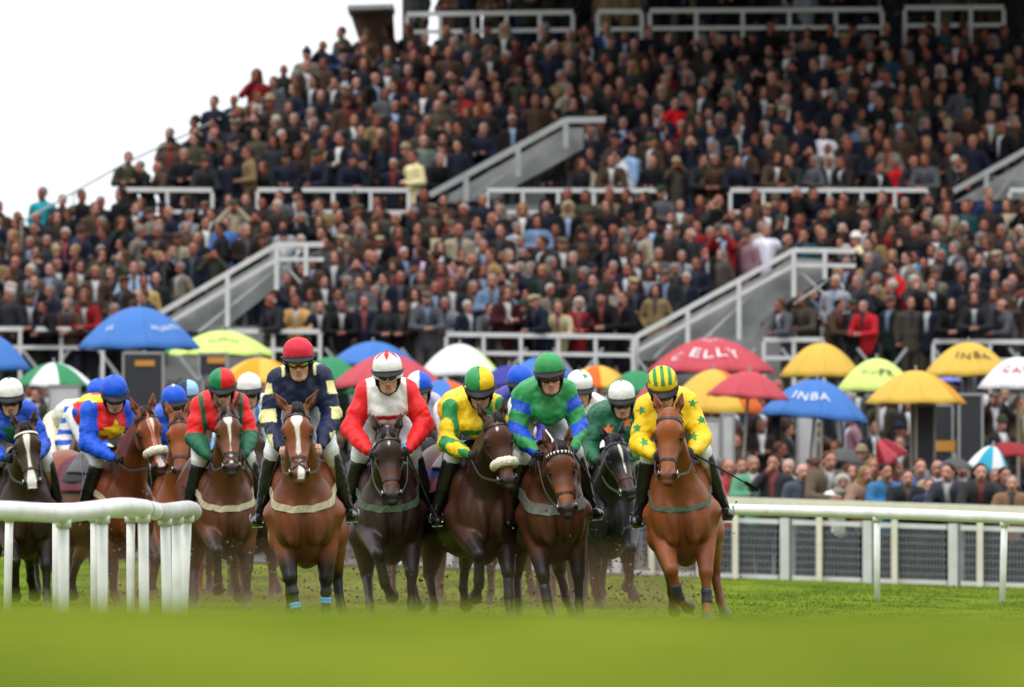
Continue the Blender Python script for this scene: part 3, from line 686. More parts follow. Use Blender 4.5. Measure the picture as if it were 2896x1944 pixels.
    blend(np.exp(-((L - .585) / .03) ** 2 - ((Nn + .086) / .007) ** 2) * isH, (.01, .008, .008))
    bz = g('blaze')
    if bz:  # list of (l, centre, half width) along the face
        l_, c_, w_ = np.array(bz).T; w = np.interp(L, l_, w_, left=0, right=0); cc = np.interp(L, l_, c_)
        blend((np.clip((w - np.abs(S - cc) + wob(v, 25, 4) * .003) / .006, 0, 1)) * (w > .001) * (Nn > -.09) * isH, (.68, .62, .55))
    blend((tag == 'hoof') * 1., (.05, .045, .04))
    for k_, col_ in (g('socks') or {}).items(): blend((tag == k_) * 1., lin(col_))
    mud = g('mud', .2)
    if mud: blend(np.clip(wob(v, 30, 8) - .35, 0, 1) * mud * np.clip((1.3 - v[:, 2]) / .5, 0, 1), lin('#7a6248'))
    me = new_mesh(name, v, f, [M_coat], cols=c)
    # place so that the middle of the face stands where the photograph shows it
    mid = H(.30, 0, 0); tgt = at(px, py, s); ang = R(-90) + R(yaw)
    ca, sa = math.cos(ang), math.sin(ang)
    O = Vector((tgt.x - (mid[0] * ca - mid[1] * sa), tgt.y - (mid[0] * sa + mid[1] * ca), tgt.z - mid[2]))
    root = link(name, me, None, O, ang, label, 'racehorse', group)
    root['fieldless'] = 0; del root['fieldless']
    # eyes
    for y in (-1, 1):
        b = MB(); b.ball(H(.212, y * .076, -.042), (.023 * hs, .021 * hs, .023 * hs), 8); b.build('eye', M_eye, root, smooth=True)
    # forelock and mane
    rnd = random.Random(hash(label) % 1000 if False else len(label) * 7 + int(px))
    b = MB(); mdk = g('mane', dark)
    crest = [lerp(V3(.22, 0, 1.60), H(-.01, 0, -.05), t_) for t_ in np.linspace(0, .96, 34)]
    cp, _ = F.hug([p + V3(0, 0, .08 - .02 * 0) for p in crest], .0)
    ms = g('maneside', 1)
    for p in cp:
        for _k in range(3):
            p0 = V3(*p) + V3(rnd.uniform(-.02, .02), rnd.uniform(-.012, .012), 0); o = ms * rnd.uniform(.5, 1)
            b.tube([p0 - V3(0, 0, .015), p0 + V3(-.03, o * .02, .012), p0 + V3(-.07, o * .07, -.01), p0 + V3(-.09, o * .10, -rnd.uniform(.03, .09))], [.008, .009, .008, .002], 5)
    if g('forelock', 1):
        for _k in range(g('flk', 9)):
            dd = rnd.uniform(-.032, .032); PP, _n = F.hug([H(-.03, dd * .5, -.02), H(.0, dd * .7, .01), H(.022, dd, .03), H(.040, dd * 1.3, .03), H(rnd.uniform(.05, .085), dd * 1.6, .03)], .008)
            b.tube(PP, [.010, .012, .011, .008, .002], 5)
    me2 = new_mesh('mane', b.v, b.f, [M_hair], cols=np.tile(np.array(lin(mdk)), (len(b.v), 1))); link('mane', me2, root)
    # tail streaming behind
    b = MB()
    for _k in range(26):
        a, z = rnd.uniform(-1, 1), rnd.uniform(-1, 1)
        b.tube([(-1.18, a * .02, 1.38), (-1.34, a * .05 + .02, 1.38 + z * .03), (-1.55, a * .10 + .04, 1.18 + z * .07), (-1.68, a * .13 + .05, .85 + z * .12)], [.03, .028, .02, .003], 5)
    me3 = new_mesh('tail', b.v, b.f, [M_hair], cols=np.tile(np.array(lin(mdk)), (len(b.v), 1))); link('tail', me3, root)
    # ---- bridle
    def ring(l, n_, a0=0, a1=360, off=.005, tilt=0, m=28, axis_=None):
        cpt = H(l, 0, n_); angs = np.radians(np.linspace(a0, a1, m)); e2 = unit(fn + hd * tilt)
        d = np.array([sd_ * math.cos(a) + e2 * math.sin(a) for a in angs]); o = np.tile(cpt, (m, 1))
        return F.ray(o, d, 0, .2, off, 50)
    def strap_on(b, P, w, th=.0035, mi=0, wd=None):
        nr = F.grad(P); P = np.asarray(P); tg = np.gradient(P, axis=0)
        b.strap(P, nr, [np.cross(a, c_) for a, c_ in zip(tg, nr)] if wd is None else [wd] * len(P), w, th, mi)
    if g('tack', 1):
        b = MB()
        strap_on(b, ring(.40, -.07), .020)                                   # noseband
        strap_on(b, ring(.065, -.035, -15, 195), .024)                       # browband
        for y in (-1, 1):
            P, _n = F.hug(spline([H(.04, y * .085, -.06), H(.17, y * .10, -.075), H(.30, y * .08, -.085), H(.40, y * .06, -.09), H(.50, y * .05, -.08)], 6), .005); strap_on(b, P, .016)
        if g('cross'):   # figure-of-eight noseband
            for y in (-1, 1):
                P, _n = F.hug(spline([H(.40, y * .06, -.06), H(.43, y * .03, -.0), H(.455, 0, .01), H(.48, -y * .035, -.01), H(.50, -y * .05, -.07)], 5), .006); strap_on(b, P, .014)
        br = link('bridle', b.mesh('bridle', [M_leather]), root)
        for y in (-1, 1):
            bi = MB(); cc = H(.495, y * .062, -.085); bi.tube([cc + hd * .03 * math.cos(a) + fn * .03 * math.sin(a) for a in np.linspace(0, 6.283, 15)], .0045, 6)
            link('bit_ring', bi.mesh('bit_ring', [M_steel], True), br)
        if g('check'):
            b = MB(); P = ring(.075, -.035, 0, 180, .012, m=23)
            for i in range(len(P) - 1): b.tube([P[i], P[i + 1]], .013, 8, m=i % 2)
            link('checked_browband', b.mesh('checked_browband', [M_white, M_blackpad], True), br)
        if g('whiteband'):
            b = MB(); strap_on(b, ring(.075, -.035, 0, 180, .010), .02); link('white_browband', b.mesh('white_browband', [M_fleece]), br)
        if g('orange'):
            b = MB(); P, _n = F.hug([H(l, 0, .02) for l in np.linspace(.03, .40, 14)], .006); strap_on(b, P, .014)
            P, _n = F.hug([H(l, -.03, .01) for l in np.linspace(.40, .50, 6)], .006); strap_on(b, P, .012)
            link('orange_strap', b.mesh('orange_strap', [mat('orange_strap', lin('#e0501a'), rough=.6)]), br)
    if g('fleece'):
        P = ring(.385, -.065, -35, 215, .020, m=26); b = MB(); rr = [.018 + .024 * math.sin(math.pi * i / 25) ** .35 for i in range(26)]
        b.tube(P, rr, 14); nb_ = np.array(b.v); nb_ = nb_ + np.random.RandomState(3).normal(0, .0025, nb_.shape)
        link('sheepskin_noseband', new_mesh('sheepskin_noseband', nb_, b.f, [M_fleece]), root)
    if g('hood'):
        hv, hf = v, f; sel = isH & (L < .36) & (L > -.02); keep = sel[f].all(axis=1); used = np.unique(f[keep]); mp = -np.ones(len(v), int); mp[used] = np.arange(len(used))
        link('blinker_hood', new_mesh('blinker_hood', v[used] + F.grad(v[used]) * .006, mp[f[keep]], [M_blackpad]), root)
        b = MB()
        for y in (-1, 1): b.ball(H(.22, y * .105, -.03), (.035, .03, .04), 8)
        link('blinker_cup', b.mesh('blinker_cup', [M_blackpad], True), root)
    # ---- breast girth
    if g('girth'):
        angs = np.radians(np.linspace(-92, 92, 40)); o = np.tile(V3(.10, 0, 1.27), (40, 1))
        d = np.array([unit(V3(math.cos(a), math.sin(a), -.44 * math.cos(a) + .03)) for a in angs]); P = F.ray(o, d, .1, .8, .007)
        b = MB(); strap_on(b, P, g('girthw', .055), .005, wd=None); gi = link('breast_girth', b.mesh('breast_girth', [M_web[g('girth')]]), root)
    # ---- saddle cloth, saddle
    def sheet(x0, x1, adeg, off, nx=16, na=34, flare=0., hem=0.):
        xs_ = np.linspace(x0, x1, nx); an = np.radians(np.linspace(-adeg, adeg, na)); o = []; d = []
        for x in xs_:
            for a in an: o.append((x, 0, 1.22)); d.append((0, math.sin(a), math.cos(a)))
        P = F.ray(np.array(o), np.array(d), .05, .55, off).reshape(nx, na, 3)
        for j, a in enumerate(an):
            P[:, j, 1] += np.sign(a) * flare * max(0, abs(a) - 1.0) ** 1.5 * (1 + .4 * np.sin(xs_ * 17 + j * .3))
        idx = np.arange(nx * na).reshape(nx, na)
        fc = np.stack([idx[:-1, :-1], idx[1:, :-1], idx[1:, 1:], idx[:-1, 1:]], -1).reshape(-1, 4)
        return P.reshape(-1, 3), fc
    def thick(name_, P, fc, m_, th=.006, par=root):
        o = link(name_, new_mesh(name_, P, fc, [m_]), par); md = o.modifiers.new('thickness', 'SOLIDIFY'); md.thickness = th; md.offset = 0; return o
    if g('cloth', 'maroon'):
        P, fc = sheet(-.62, .16, g('drop', 88), .012, flare=g('flare', .05)); o = thick('saddle_cloth', P, fc, M_maroon if g('cloth', 'maroon') == 'maroon' else M_blackpad)
        # gold lettering on the rear corner of the cloth, both sides
        b = MB()
        for y in (-1, 1):
            for i in range(7):
                hgt = .05 if i % 3 else .075
                p = V3(-.56 + .045 * i, y * .3, .98 if hgt < .06 else .99)
                P1, n1 = F.hug([p - V3(0, 0, hgt / 2), p + V3(.01, 0, 0), p + V3(0, 0, hgt / 2)], .035 + g('flare', .05) * .5); b.strap(P1, n1, [(1, 0, 0)] * 3, .018, .003)
        link('lettering', b.mesh('lettering', [M_gold]), o)
    pad = {'sky': M_skypad, 'blue': M_bluepad, 'black': M_blackpad, 'white': M_white}[g('pad', 'black')]
    P, fc = sheet(-.40, .24, g('paddrop', 62), .022, 12, 26); thick('saddle_pad', P, fc, pad, .012)
    P, fc = sheet(-.30, .12, 60, .038, 12, 26); P = P.copy(); P[:, 2] += .03 * np.clip(-(P[:, 0] + .12) / .15, 0, 1) * (np.abs(P[:, 1]) < .15)
    thick('saddle', P, fc, M_leather, .014)
    # ---- leg boots and bandages
    for i, kind_, a, z in (g('wraps') or []):
        kn, fe = feet[i]; b = MB(); P0, P1 = lerp(kn, fe, a), lerp(kn, fe, z)
        b.tube([lerp(P0, P1, t_) for t_ in np.linspace(0, 1, 7)], [.040, .047, .045, .043, .043, .047, .045], 14, up=(0, 1, 0)); b.build('leg_boot' if kind_ == 'boot' else 'bandage', M_wrap[kind_], root, smooth=True)
    return dict(root=root, F=F, H=H, O=O, ang=ang, ca=ca, sa=sa, yaw=R(yaw), pollz=pollz, s=s, poll=poll, hd=hd, sd=sd_, fn=fn)
# ------------------------------------------------------------------ riders
M_skin = mat('skin', src='attr', rough=.5, spec=.4, noise=.08, nscale=30)
M_silk = mat('silks', src='attr', rough=.5, spec=.28, bump=.9, bscale=8, noise=.10, nscale=5)
M_breech = mat('breeches', (.70, .70, .70), rough=.55, spec=.3, noise=.10, nscale=14, bump=.35, bscale=25)
M_breechc = mat('cream_breeches', (.66, .58, .45), rough=.55, spec=.3, noise=.10, nscale=14, bump=.35, bscale=25)
M_bootl = mat('riding_boot', (.008, .008, .009), rough=.3, spec=.5, noise=.1, nscale=10, bump=.4, bscale=9)
M_peak = mat('helmet_black', (.008, .008, .009), rough=.5, spec=.25)
M_glove = mat('glove', (.012, .012, .016), rough=.7)
M_lens = mat('dark_lens', (.006, .006, .008), rough=.06, spec=.9, coat=1)
M_lensc = mat('clear_lens', (.12, .07, .055), rough=.15, spec=.5)
M_white2 = mat('white_strap', (.8, .8, .78), rough=.5)
def mirror_lens():
    m = mat('mirror_lens', (.8, .2, .02), rough=.12, spec=.9, metal=.7, coat=1); n = m.node_tree.nodes; l = m.node_tree.links
    tc = n.new('ShaderNodeTexCoord'); sx = n.new('ShaderNodeSeparateXYZ'); l.new(tc.outputs['Generated'], sx.inputs[0])
    rp = n.new('ShaderNodeValToRGB'); els = rp.color_ramp.elements
    els[0].position = 0; els[0].color = (.02, .3, .04, 1); els[1].position = 1; els[1].color = (.1, .35, .03, 1)
    for p, c in ((.2, (.6, .5, .02, 1)), (.4, (.7, .08, .01, 1)), (.5, (.05, .01, .01, 1)), (.62, (.7, .1, .01, 1)), (.85, (.5, .5, .02, 1))):
        e = els.new(p); e.color = c
    l.new(sx.outputs['Y'], rp.inputs[0]); l.new(rp.outputs[0], n['Principled BSDF'].inputs['Base Color']); return m
M_mirror = mirror_lens()
SKIN = np.array(lin('#d09c84'))

def make_rider(hr, label, group, hx, hytop, silk, cap, o=None):
    """hr: info from make_horse; hx,hytop: crown of the helmet in the photograph"""
    o = o or {}; g = o.get
    s = hr['s']; q = g('q', 1.0)
    HXL = g('fwd', .52)                                   # head forward in horse space
    # depth of the head, then its side offset and height
    def side_for(px, xl):
        Xw = lambda y: hr['O'].x + xl * hr['ca'] - y * hr['sa']; Dw = lambda y: hr['O'].y + xl * hr['sa'] + y * hr['ca']
        y = 0.
        for _ in range(6): y += ((px - CX) * Dw(y) / FP - Xw(y)) / max(-hr['sa'], .3)
        return y, Dw(y)
    hy, D = side_for(hx, HXL); ztop = CZ - (hytop - HY) * D / FP - hr['O'].z
    hp = R(g('hpitch', 8)); hyaw = -hr['yaw'] + R(g('look', 0))
    Hc = V3(HXL, hy, ztop - .205)
    fwd = V3(math.cos(hp) * math.cos(hyaw), math.cos(hp) * math.sin(hyaw), -math.sin(hp)); sdv = V3(-math.sin(hyaw), math.cos(hyaw), 0)
    tl = R(g('tilt', 0)); upv = np.cross(fwd, sdv); sdv, upv = sdv * math.cos(tl) + upv * math.sin(tl), upv * math.cos(tl) - sdv * math.sin(tl)
    HZ = g('hz', 1.10); Hd = lambda f, sw, u: Hc + (fwd * f + sdv * sw + upv * (u if u > 0 else u * 1.12)) * HZ; HM = [fwd, sdv, upv]
    P = V3(-.26, hy * .25, min(1.90, ztop - .34)); S = V3(.28, hy * .8, ztop - .320)
    neck0 = lerp(S, Hc, .42)
    kneez = g('kneez', 1.47)
    hips = [P + V3(.0, y * .10, -.02) for y in (-1, 1)]; knees = [V3(.36, y * .215 + hy * .1, kneez) for y in (-1, 1)]
    ank = [V3(.20, y * .345, kneez - .47) for y in (-1, 1)]; toes = [a + V3(.17, y * .03, -.055) for a, y in zip(ank, (-1, 1))]
    heel = [a + V3(-.05, 0, -.055) for a in ank]
    shs = [S + V3(0, y * .165, .0) for y in (-1, 1)]
    el = [V3(.34 + g('elx', (0, 0))[i], hy * .6 + y * (.250 + g('ely', (0, 0))[i]), S[2] - .29) for i, y in enumerate((-1, 1))]
    hz = g('handz', min(1.48, S[2] - .40))
    hn = [V3(.66, hy * .3 + g('hshift', 0) + y * g('hw', .150), hz) for y in (-1, 1)]
    for i, d in (g('hands') or {}).items(): hn[i] = hn[i] + V3(*d)
    # ---- body
    B = Field()
    BE = lambda c_, r_, **k_: B.ell(c_, np.asarray(r_) * HZ, **k_)
    B.cone(P, lerp(P, S, .5), .105, .11, k=.04, q=1.2, side=(0, 1, 0), tag='torso'); B.cone(lerp(P, S, .5), S, .11, .10, k=.04, q=1.5, side=(0, 1, 0), tag='torso')
    B.cone(S, neck0, .07, .058, k=.04, tag='neck'); B.cone(neck0, Hd(-.02, 0, -.03), .056, .056, k=.03, tag='neck')
    BE(Hd(-.012, 0, .035), (.098, .078, .090), k=.02, M=HM, tag='face'); BE(Hd(.018, 0, -.028), (.072, .064, .085), k=.02, M=HM, tag='face')
    BE(Hd(.050, 0, -.088), (.032, .036, .028), k=.02, M=HM, tag='face')
    B.cone(Hd(.084, 0, -.000), Hd(.110, 0, -.040), .009, .014, k=.010, tag='nose')
    for y in (-1, 1):
        BE(Hd(.094, y * .012, -.044), (.010, .009, .008), k=.006, M=HM, tag='nose')
        BE(Hd(.048, y * .044, -.030), (.028, .020, .018), k=.014, M=HM, tag='face')
        BE(Hd(.088, y * .031, .002), (.016, .017, .011), k=.012, M=HM, tag='sock', sub=True)
        BE(Hd(.080, y * .030, .018), (.012, .024, .007), k=.010, M=HM, tag='face')
        BE(Hd(.070, y * .030, .000), .0125, k=.004, tag='eyeball')
        BE(Hd(-.008, y * .078, -.012), (.016, .010, .030), k=.006, M=HM, tag='face')
        B.cone(Hd(-.0, y * .055, -.05), Hd(.040, y * .032, -.092), .022, .018, k=.02, tag='face')
    BE(Hd(.080, 0, -.063), (.012, .024, .006), k=.005, M=HM, tag='lip'); BE(Hd(.077, 0, -.076), (.012, .020, .007), k=.005, M=HM, tag='lip')
    for i, y in enumerate((-1, 1)):
        B.cone(shs[i] * 1., el[i], .052, .040, k=.03, tag='arm'); B.cone(el[i], hn[i] - unit(hn[i] - el[i]) * .03, .038, .026, k=.02, tag='arm')
        B.cone(hips[i], knees[i], .085, .052, k=.03, tag='leg'); B.cone(knees[i], ank[i], .052, .034, k=.02, tag='leg'); B.cone(heel[i], toes[i], .032, .028, k=.02, tag='leg')
        # hand: palm, four curled fingers over the rein, thumb on top
        fd = unit(unit(hn[i] - el[i]) + V3(.5, 0, .1)); inn = V3(0, -y, 0); inn = unit(inn - fd * (inn @ fd)); dn = np.cross(fd, inn) * (1 if np.cross(fd, inn)[2] < 0 else -1)
        B.ell(hn[i] + fd * .02, (.042, .017, .038), k=.012, M=[fd, inn, dn], tag='hand')
        for j in range(4):
            k0 = hn[i] + fd * (.052 - .005 * abs(j - 1.2)) + dn * (-.030 + .020 * j) - inn * .004; ln = (.030, .034, .032, .026)[j]
            k1 = k0 + fd * ln * .7 + inn * ln * .55; k2 = k1 + inn * ln * .85 - fd * ln * .25; k3 = k2 - fd * ln * .8 - inn * .002
            B.chain([k0, k1, k2, k3], [.0098, .0092, .0085, .0075], k=.003, tag='hand')
        B.chain([hn[i] + fd * .0 - dn * .028 + inn * .006, hn[i] + fd * .035 - dn * .046 + inn * .018, hn[i] + fd * .062 - dn * .043 + inn * .026], [.013, .0105, .008], k=.006, tag='hand')
    hv = [Hc[1] - .12, Hc[1] + .12]; hb = sorted([hn[0][1] - .06, hn[1][1] + .06]); lo_, hi_ = min(hv[0], hb[0]), max(hv[1], hb[1])
    zc = Hc[2]
    v, f = B.mesh(axis(-.42, .03 * q, .42, .0085 * q, .80), axis(-.46, .02 * q, lo_, .0085 * q, hi_, .02 * q, .46),
                  axis(kneez - .56, .03 * q, hz - .07, .0095 * q, hz + .07, .018 * q, max(hz + .08, zc - .14), .0075 * q, zc + .14))
    tag, t = B.near(v); c = np.tile(SKIN * g('skin', 1.0), (len(v), 1))
    def bl(m, cc):
        nonlocal c
        m = np.clip(m, 0, 1)[:, None]; c = c * (1 - m) + np.array(cc) * m
    bl((tag == 'lip') * .6, lin('#8f4f48')); bl((tag == 'nose') * .3, lin('#c0705c'))
    fu = (v - Hc) @ upv; fs_ = (v - Hc) @ sdv; ff = (v - Hc) @ fwd
    for y in (-1, 1):
        bl(np.exp(-((fu + .035) / .018) ** 2 - ((fs_ - y * .042) / .018) ** 2) * (ff > .03) * .35, lin('#b8604e'))
        bl(np.exp(-((fu - .02) / .005) ** 2 - ((fs_ - y * .032) / .022) ** 2) * (ff > .03) * .7, lin('#4a3022'))
        bl(np.exp(-((fu - .001) / .007) ** 2 - ((fs_ - y * .031) / .012) ** 2) * (ff > .05) * .9, (.02, .015, .012))
    bl((tag == 'hand') * 1., (.012, .012, .016) if g('gloves', 1) else SKIN)
    if g('beard'): bl(np.clip((-fu - .045) / .02, 0, .35) * (ff > -.02) * (tag == 'face'), (.03, .02, .02))
    root = link('person', new_mesh('person', v, f, [M_skin], cols=c), None, hr['O'], hr['ang'], label, 'jockey', group)
    # ---- silks
    K = Field(); Mx = lerp(P, S, .5)
    K.cone(P + V3(.0, 0, .0), Mx, .135, .165, k=.05, q=1.25, side=(0, 1, 0), tag='torso'); K.cone(Mx, S, .165, .125, k=.05, q=1.42, side=(0, 1, 0), tag='torso')
    K.ell(S + V3(-.07, 0, .025), (.18, .20, .115), k=.05, tag='torso'); K.cone(S, neck0, .085, .068, k=.04, tag='collar')
    K.ell(S + V3(.06, 0, -.13), (.10, .15, .14), k=.05, tag='torso')
    bal = g('bal', 1.0)
    for i, y in enumerate((-1, 1)):
        K.ell(shs[i], (.10, .09, .09), k=.04, tag='slv%d' % i)
        K.cone(shs[i], lerp(shs[i], el[i], .55), .082, .086 * bal, k=.04, tag='slv%d' % i); K.cone(lerp(shs[i], el[i], .55), el[i], .086 * bal, .078, k=.02, tag='slu%d' % i)
        w = hn[i] - unit(hn[i] - el[i]) * .035; K.cone(el[i], lerp(el[i], w, .55), .080, .070, k=.025, tag='slf%d' % i); K.cone(lerp(el[i], w, .55), w, .070, .040, k=.01, tag='slw%d' % i)
    v, f = K.mesh(axis(-.46, .02 * q, .1, .0115 * q, .80), axis(-.52, .0115 * q, .52), axis(hz - .12, .0115 * q, ztop - .08))
    nrm = K.grad(v); tag, t = K.near(v)
    rs = int(px_seed(label)); wr = wob(v * [1, 1, .6], 28, rs) * .0065 + wob(v * [1, .6, 1.3], 62, rs + 1) * .0030 + wob(v * [1, .5, 1], 13, rs + 2) * .009
    wr = wr + np.where(np.isin(tag, ('slu0', 'slu1', 'slf0', 'slf1', 'slw0', 'slw1')), .0022 * np.sin(t * 15 + v[:, 1] * 30 + wob(v, 9, rs) * 3.5), 0) + np.where(tag == 'torso', .003 * np.sin(v[:, 2] * 60 + v[:, 1] * 25 + wob(v, 8, rs + 4) * 3), 0)
    v2 = v + nrm * wr[:, None]
    c = silk(v, tag, t, S, P, shs, el, hy)
    link('silks', new_mesh('silks', v2, f, [M_silk], cols=c), root)
    # ---- breeches and boots
    K2 = Field(); K2.ell(P + V3(-.02, 0, -.02), (.15, .17, .13), k=.05, tag='b')
    for i in (0, 1): K2.cone(hips[i], knees[i], .115, .075, k=.04, tag='b'); K2.cone(knees[i], lerp(knees[i], ank[i], .2), .072, .056, k=.02, tag='b')
    K2.cone(P + V3(.02, 0, -.02), lerp(P, S, .6) + V3(0, 0, -.08), .12, .09, k=.05, q=1.3, side=(0, 1, 0), tag='b')
    v, f = K2.mesh(axis(-.46, .02 * q, .45), axis(-.42, .016 * q, .42), axis(kneez - .2, .016 * q, P[2] + .16)); nrm = K2.grad(v)
    link('breeches', new_mesh('breeches', v + nrm * (wob(v, 30, rs) * .003)[:, None], f, [M_breechc if g('cream') else M_breech]), root)
    for i, y in enumerate((-1, 1)):
        K3 = Field(); tp = lerp(knees[i], ank[i], .14)
        K3.cone(tp, lerp(tp, ank[i], .45), .074, .064, k=.01); K3.cone(lerp(tp, ank[i], .45), ank[i], .060, .043, k=.01)
        K3.cone(heel[i] + V3(0, 0, .01), toes[i] + V3(-.03, 0, .005), .037, .042, k=.02); K3.cone(toes[i] + V3(-.03, 0, 0), toes[i] + V3(.045, y * .005, .0), .042, .027, k=.015); K3.ell(heel[i] + V3(-.01, 0, -.025), (.03, .03, .022), k=.01)
        lo = np.minimum(heel[i], toes[i]) - .09; hi = np.maximum(tp, toes[i]) + .09
        v, f = K3.mesh(*[axis(a, .011 * q, b_) for a, b_ in zip(lo, hi)]); nrm = K3.grad(v)
        bo = link('boot', new_mesh('boot', v + nrm * (wob(v * [1, 1, 2.2], 45, rs + i) * .0028)[:, None], f, [M_bootl]), root)
        b = MB(); ft = lerp(heel[i], toes[i], .72)   # stirrup iron
        b.tube([ft + V3(0, .055 * math.sin(a), -.035 - .0 + .075 * (1 + math.cos(a)) * .8) for a in np.linspace(.9, 5.4, 14)], .006, 6)
        b.box(ft + V3(0, 0, -.043), (.045, .085, .009)); link('stirrup_iron', b.mesh('stirrup_iron', [M_steel]), hr['root'])
        b = MB(); b.tube([ft + V3(0, 0, .08), lerp(ft, V3(-.02, y * .25, 1.5), .5) + V3(0, -y * .02, 0), V3(-.02, y * .20, 1.52)], .011, 6, q=.4); link('stirrup_leather', b.mesh('stirrup_leather', [M_leather]), hr['root'])
    # ---- helmet: silk cap, black rim and peak, harness, goggles
    vs, fs, cs = [], [], []
    n1, n2 = 40, 108
    for i in range(n1 + 1):
        th = math.radians(100) * i / n1
        for k_ in range(n2):
            ph = 2 * math.pi * k_ / n2; d = V3(math.sin(th) * math.cos(ph), math.sin(th) * math.sin(ph), math.cos(th))
            flat = 1 - .05 * max(0, math.sin(th)) ** 8
            p = Hd(-.012 + d[0] * .134 * flat, d[1] * .115 * flat, .072 + d[2] * .114); vs.append(p); cs.append(cap(th, ph, d))
    for i in range(n1):
        for k_ in range(n2): fs.append((i * n2 + k_, (i + 1) * n2 + k_, (i + 1) * n2 + (k_ + 1) % n2, i * n2 + (k_ + 1) % n2))
    vs = np.array(vs); vs = vs + (wob(vs, 45, rs) * .0012)[:, None] * (vs - Hc) / .12
    hm = link('helmet', new_mesh('helmet', vs, fs, [M_silk], cols=np.array(cs)), root)
    b = MB(); b.ball(Hd(-.012, 0, .187), .010, 6); 
    link('button', new_mesh('button', b.v, b.f, [M_silk], cols=np.tile(np.array(cs[0]), (len(b.v), 1))), hm)
    b = MB()   # black underside rim + peak
    rim = [Hd(-.012 + .136 * math.cos(a), .119 * math.sin(a), .050 - .006 * max(0, math.cos(a))) for a in np.linspace(0, 6.283, 40)]
    b.tube(rim, .007, 8, cap=False)
    pv = []; pk_ = g('peakc')
    for j in range(5):
        for k_ in range(21):
            a = math.radians(-66 + 132 * k_ / 20); ext = j / 4 * .042 * math.cos(a * 1.2) ** .6 if abs(a) < 1.3 else 0
            pv.append(Hd(-.012 + (.137 + ext) * math.cos(a), (.120 + ext * .3) * math.sin(a), .054 - .55 * ext - .008 * math.cos(a) - (.008 * j / 4) * math.cos(a)))
    nb = len(pv); pv2 = [p - upv * .007 for p in pv]
    ff_ = [(j * 21 + k_, j * 21 + k_ + 1, (j + 1) * 21 + k_ + 1, (j + 1) * 21 + k_) for j in range(4) for k_ in range(20)]
    b.add(pv + pv2, ff_ + [tuple(i_ + nb for i_ in reversed(q_)) for q_ in ff_] + [(84 + k_, 85 + k_, 85 + k_ + nb, 84 + k_ + nb) for k_ in range(20)])
    link('helmet_peak', b.mesh('helmet_peak', [M_peak], True), hm)
    b = MB()   # black padded liner beneath the rim, at back and sides
    for y in (-1, 1):
        b.tube([Hd(.035, y * .092, .045), Hd(.030, y * .086, -.0), Hd(.025, y * .080, -.045), Hd(.045, y * .060, -.090), Hd(.060, 0, -.122)], [.018, .015, .012, .007, .005], 8)
        b.tube([Hd(-.06, y * .090, .05), Hd(-.02, y * .086, .0), Hd(.02, y * .078, -.05)], .016, 8)
    link('harness', b.mesh('harness', [M_peak], True), hm)
    gk = g('goggles', 'dark')
    if gk:
        b = MB(); gu = .000 + g('gup', 0)
        nn = 17; rows = 5
        for y in ((-1, 1)):
            base = len(b.v); pts = []
            for r_ in range(rows):
                for k_ in range(9):
                    u = k_ / 8 * 2 - 1; w = r_ / (rows - 1) * 2 - 1
                    sx = y * .036 + u * .031; hh = .024 * (1 - .25 * u * u) ; 
                    pts.append(Hd(.114 - 4.5 * sx * sx - .0 * w - .010 * w * w, sx, gu + w * hh * (1 - .2 * u * u)))
            b.add(pts, [(r_ * 9 + k_, r_ * 9 + k_ + 1, (r_ + 1) * 9 + k_ + 1, (r_ + 1) * 9 + k_) for r_ in range(rows - 1) for k_ in range(8)])
        lens = link('goggles', b.mesh('goggles', [{'dark': M_lens, 'clear': M_lensc, 'mirror': M_mirror}[gk]], True), root)
        md = lens.modifiers.new('thickness', 'SOLIDIFY'); md.thickness = .004
        b = MB()
        b.tube([Hd(.106 - 4.5 * sx * sx + .006, sx, gu + .026 * (1 - (abs(sx) / .09) ** 2)) for sx in np.linspace(-.068, .068, 13)], .0042, 6)
        b.tube([Hd(.106 - 4.5 * sx * sx + .006, sx, gu - .026 * (1 - (abs(sx) / .075) ** 2) * min(1, abs(sx) / .02 + .2)) for sx in np.linspace(-.068, .068, 13)], .0035, 6)
        for y in (-1, 1): b.strap([Hd(.088, y * .066, gu), Hd(.05, y * .097, gu + .004), Hd(-.02, y * .110, gu + .01)], [sdv * y] * 3, [upv] * 3, .022, .003)
        link('goggle_frame', b.mesh('goggle_frame', [M_white2 if g('wframe') else M_peak], True), lens)
    # ---- reins: from the bit rings to the hands
    H = hr['H']
    if g('reins', 1):
        b = MB()
        for i, y in enumerate((-1, 1)):
            a = H(.50, y * .066, -.09); mid_ = lerp(a, hn[i], .5) + V3(-.03, y * .02, -.06); P_ = spline([a, mid_, hn[i] + V3(.02, 0, -.02)], 7)
            b.strap(P_, [V3(0, y, 0)] * len(P_), [V3(0, 0, 1)] * len(P_), .018, .004)
            P_ = spline([hn[i] + V3(.0, 0, -.04), hn[i] + V3(-.03, y * .01, -.16), V3(.42, 0, hz - .12)], 5); b.strap(P_, [V3(0, y, 0)] * len(P_), [V3(1, 0, 0)] * len(P_), .015, .003)
        link('rein', b.mesh('rein', [M_rubber]), hr['root'])
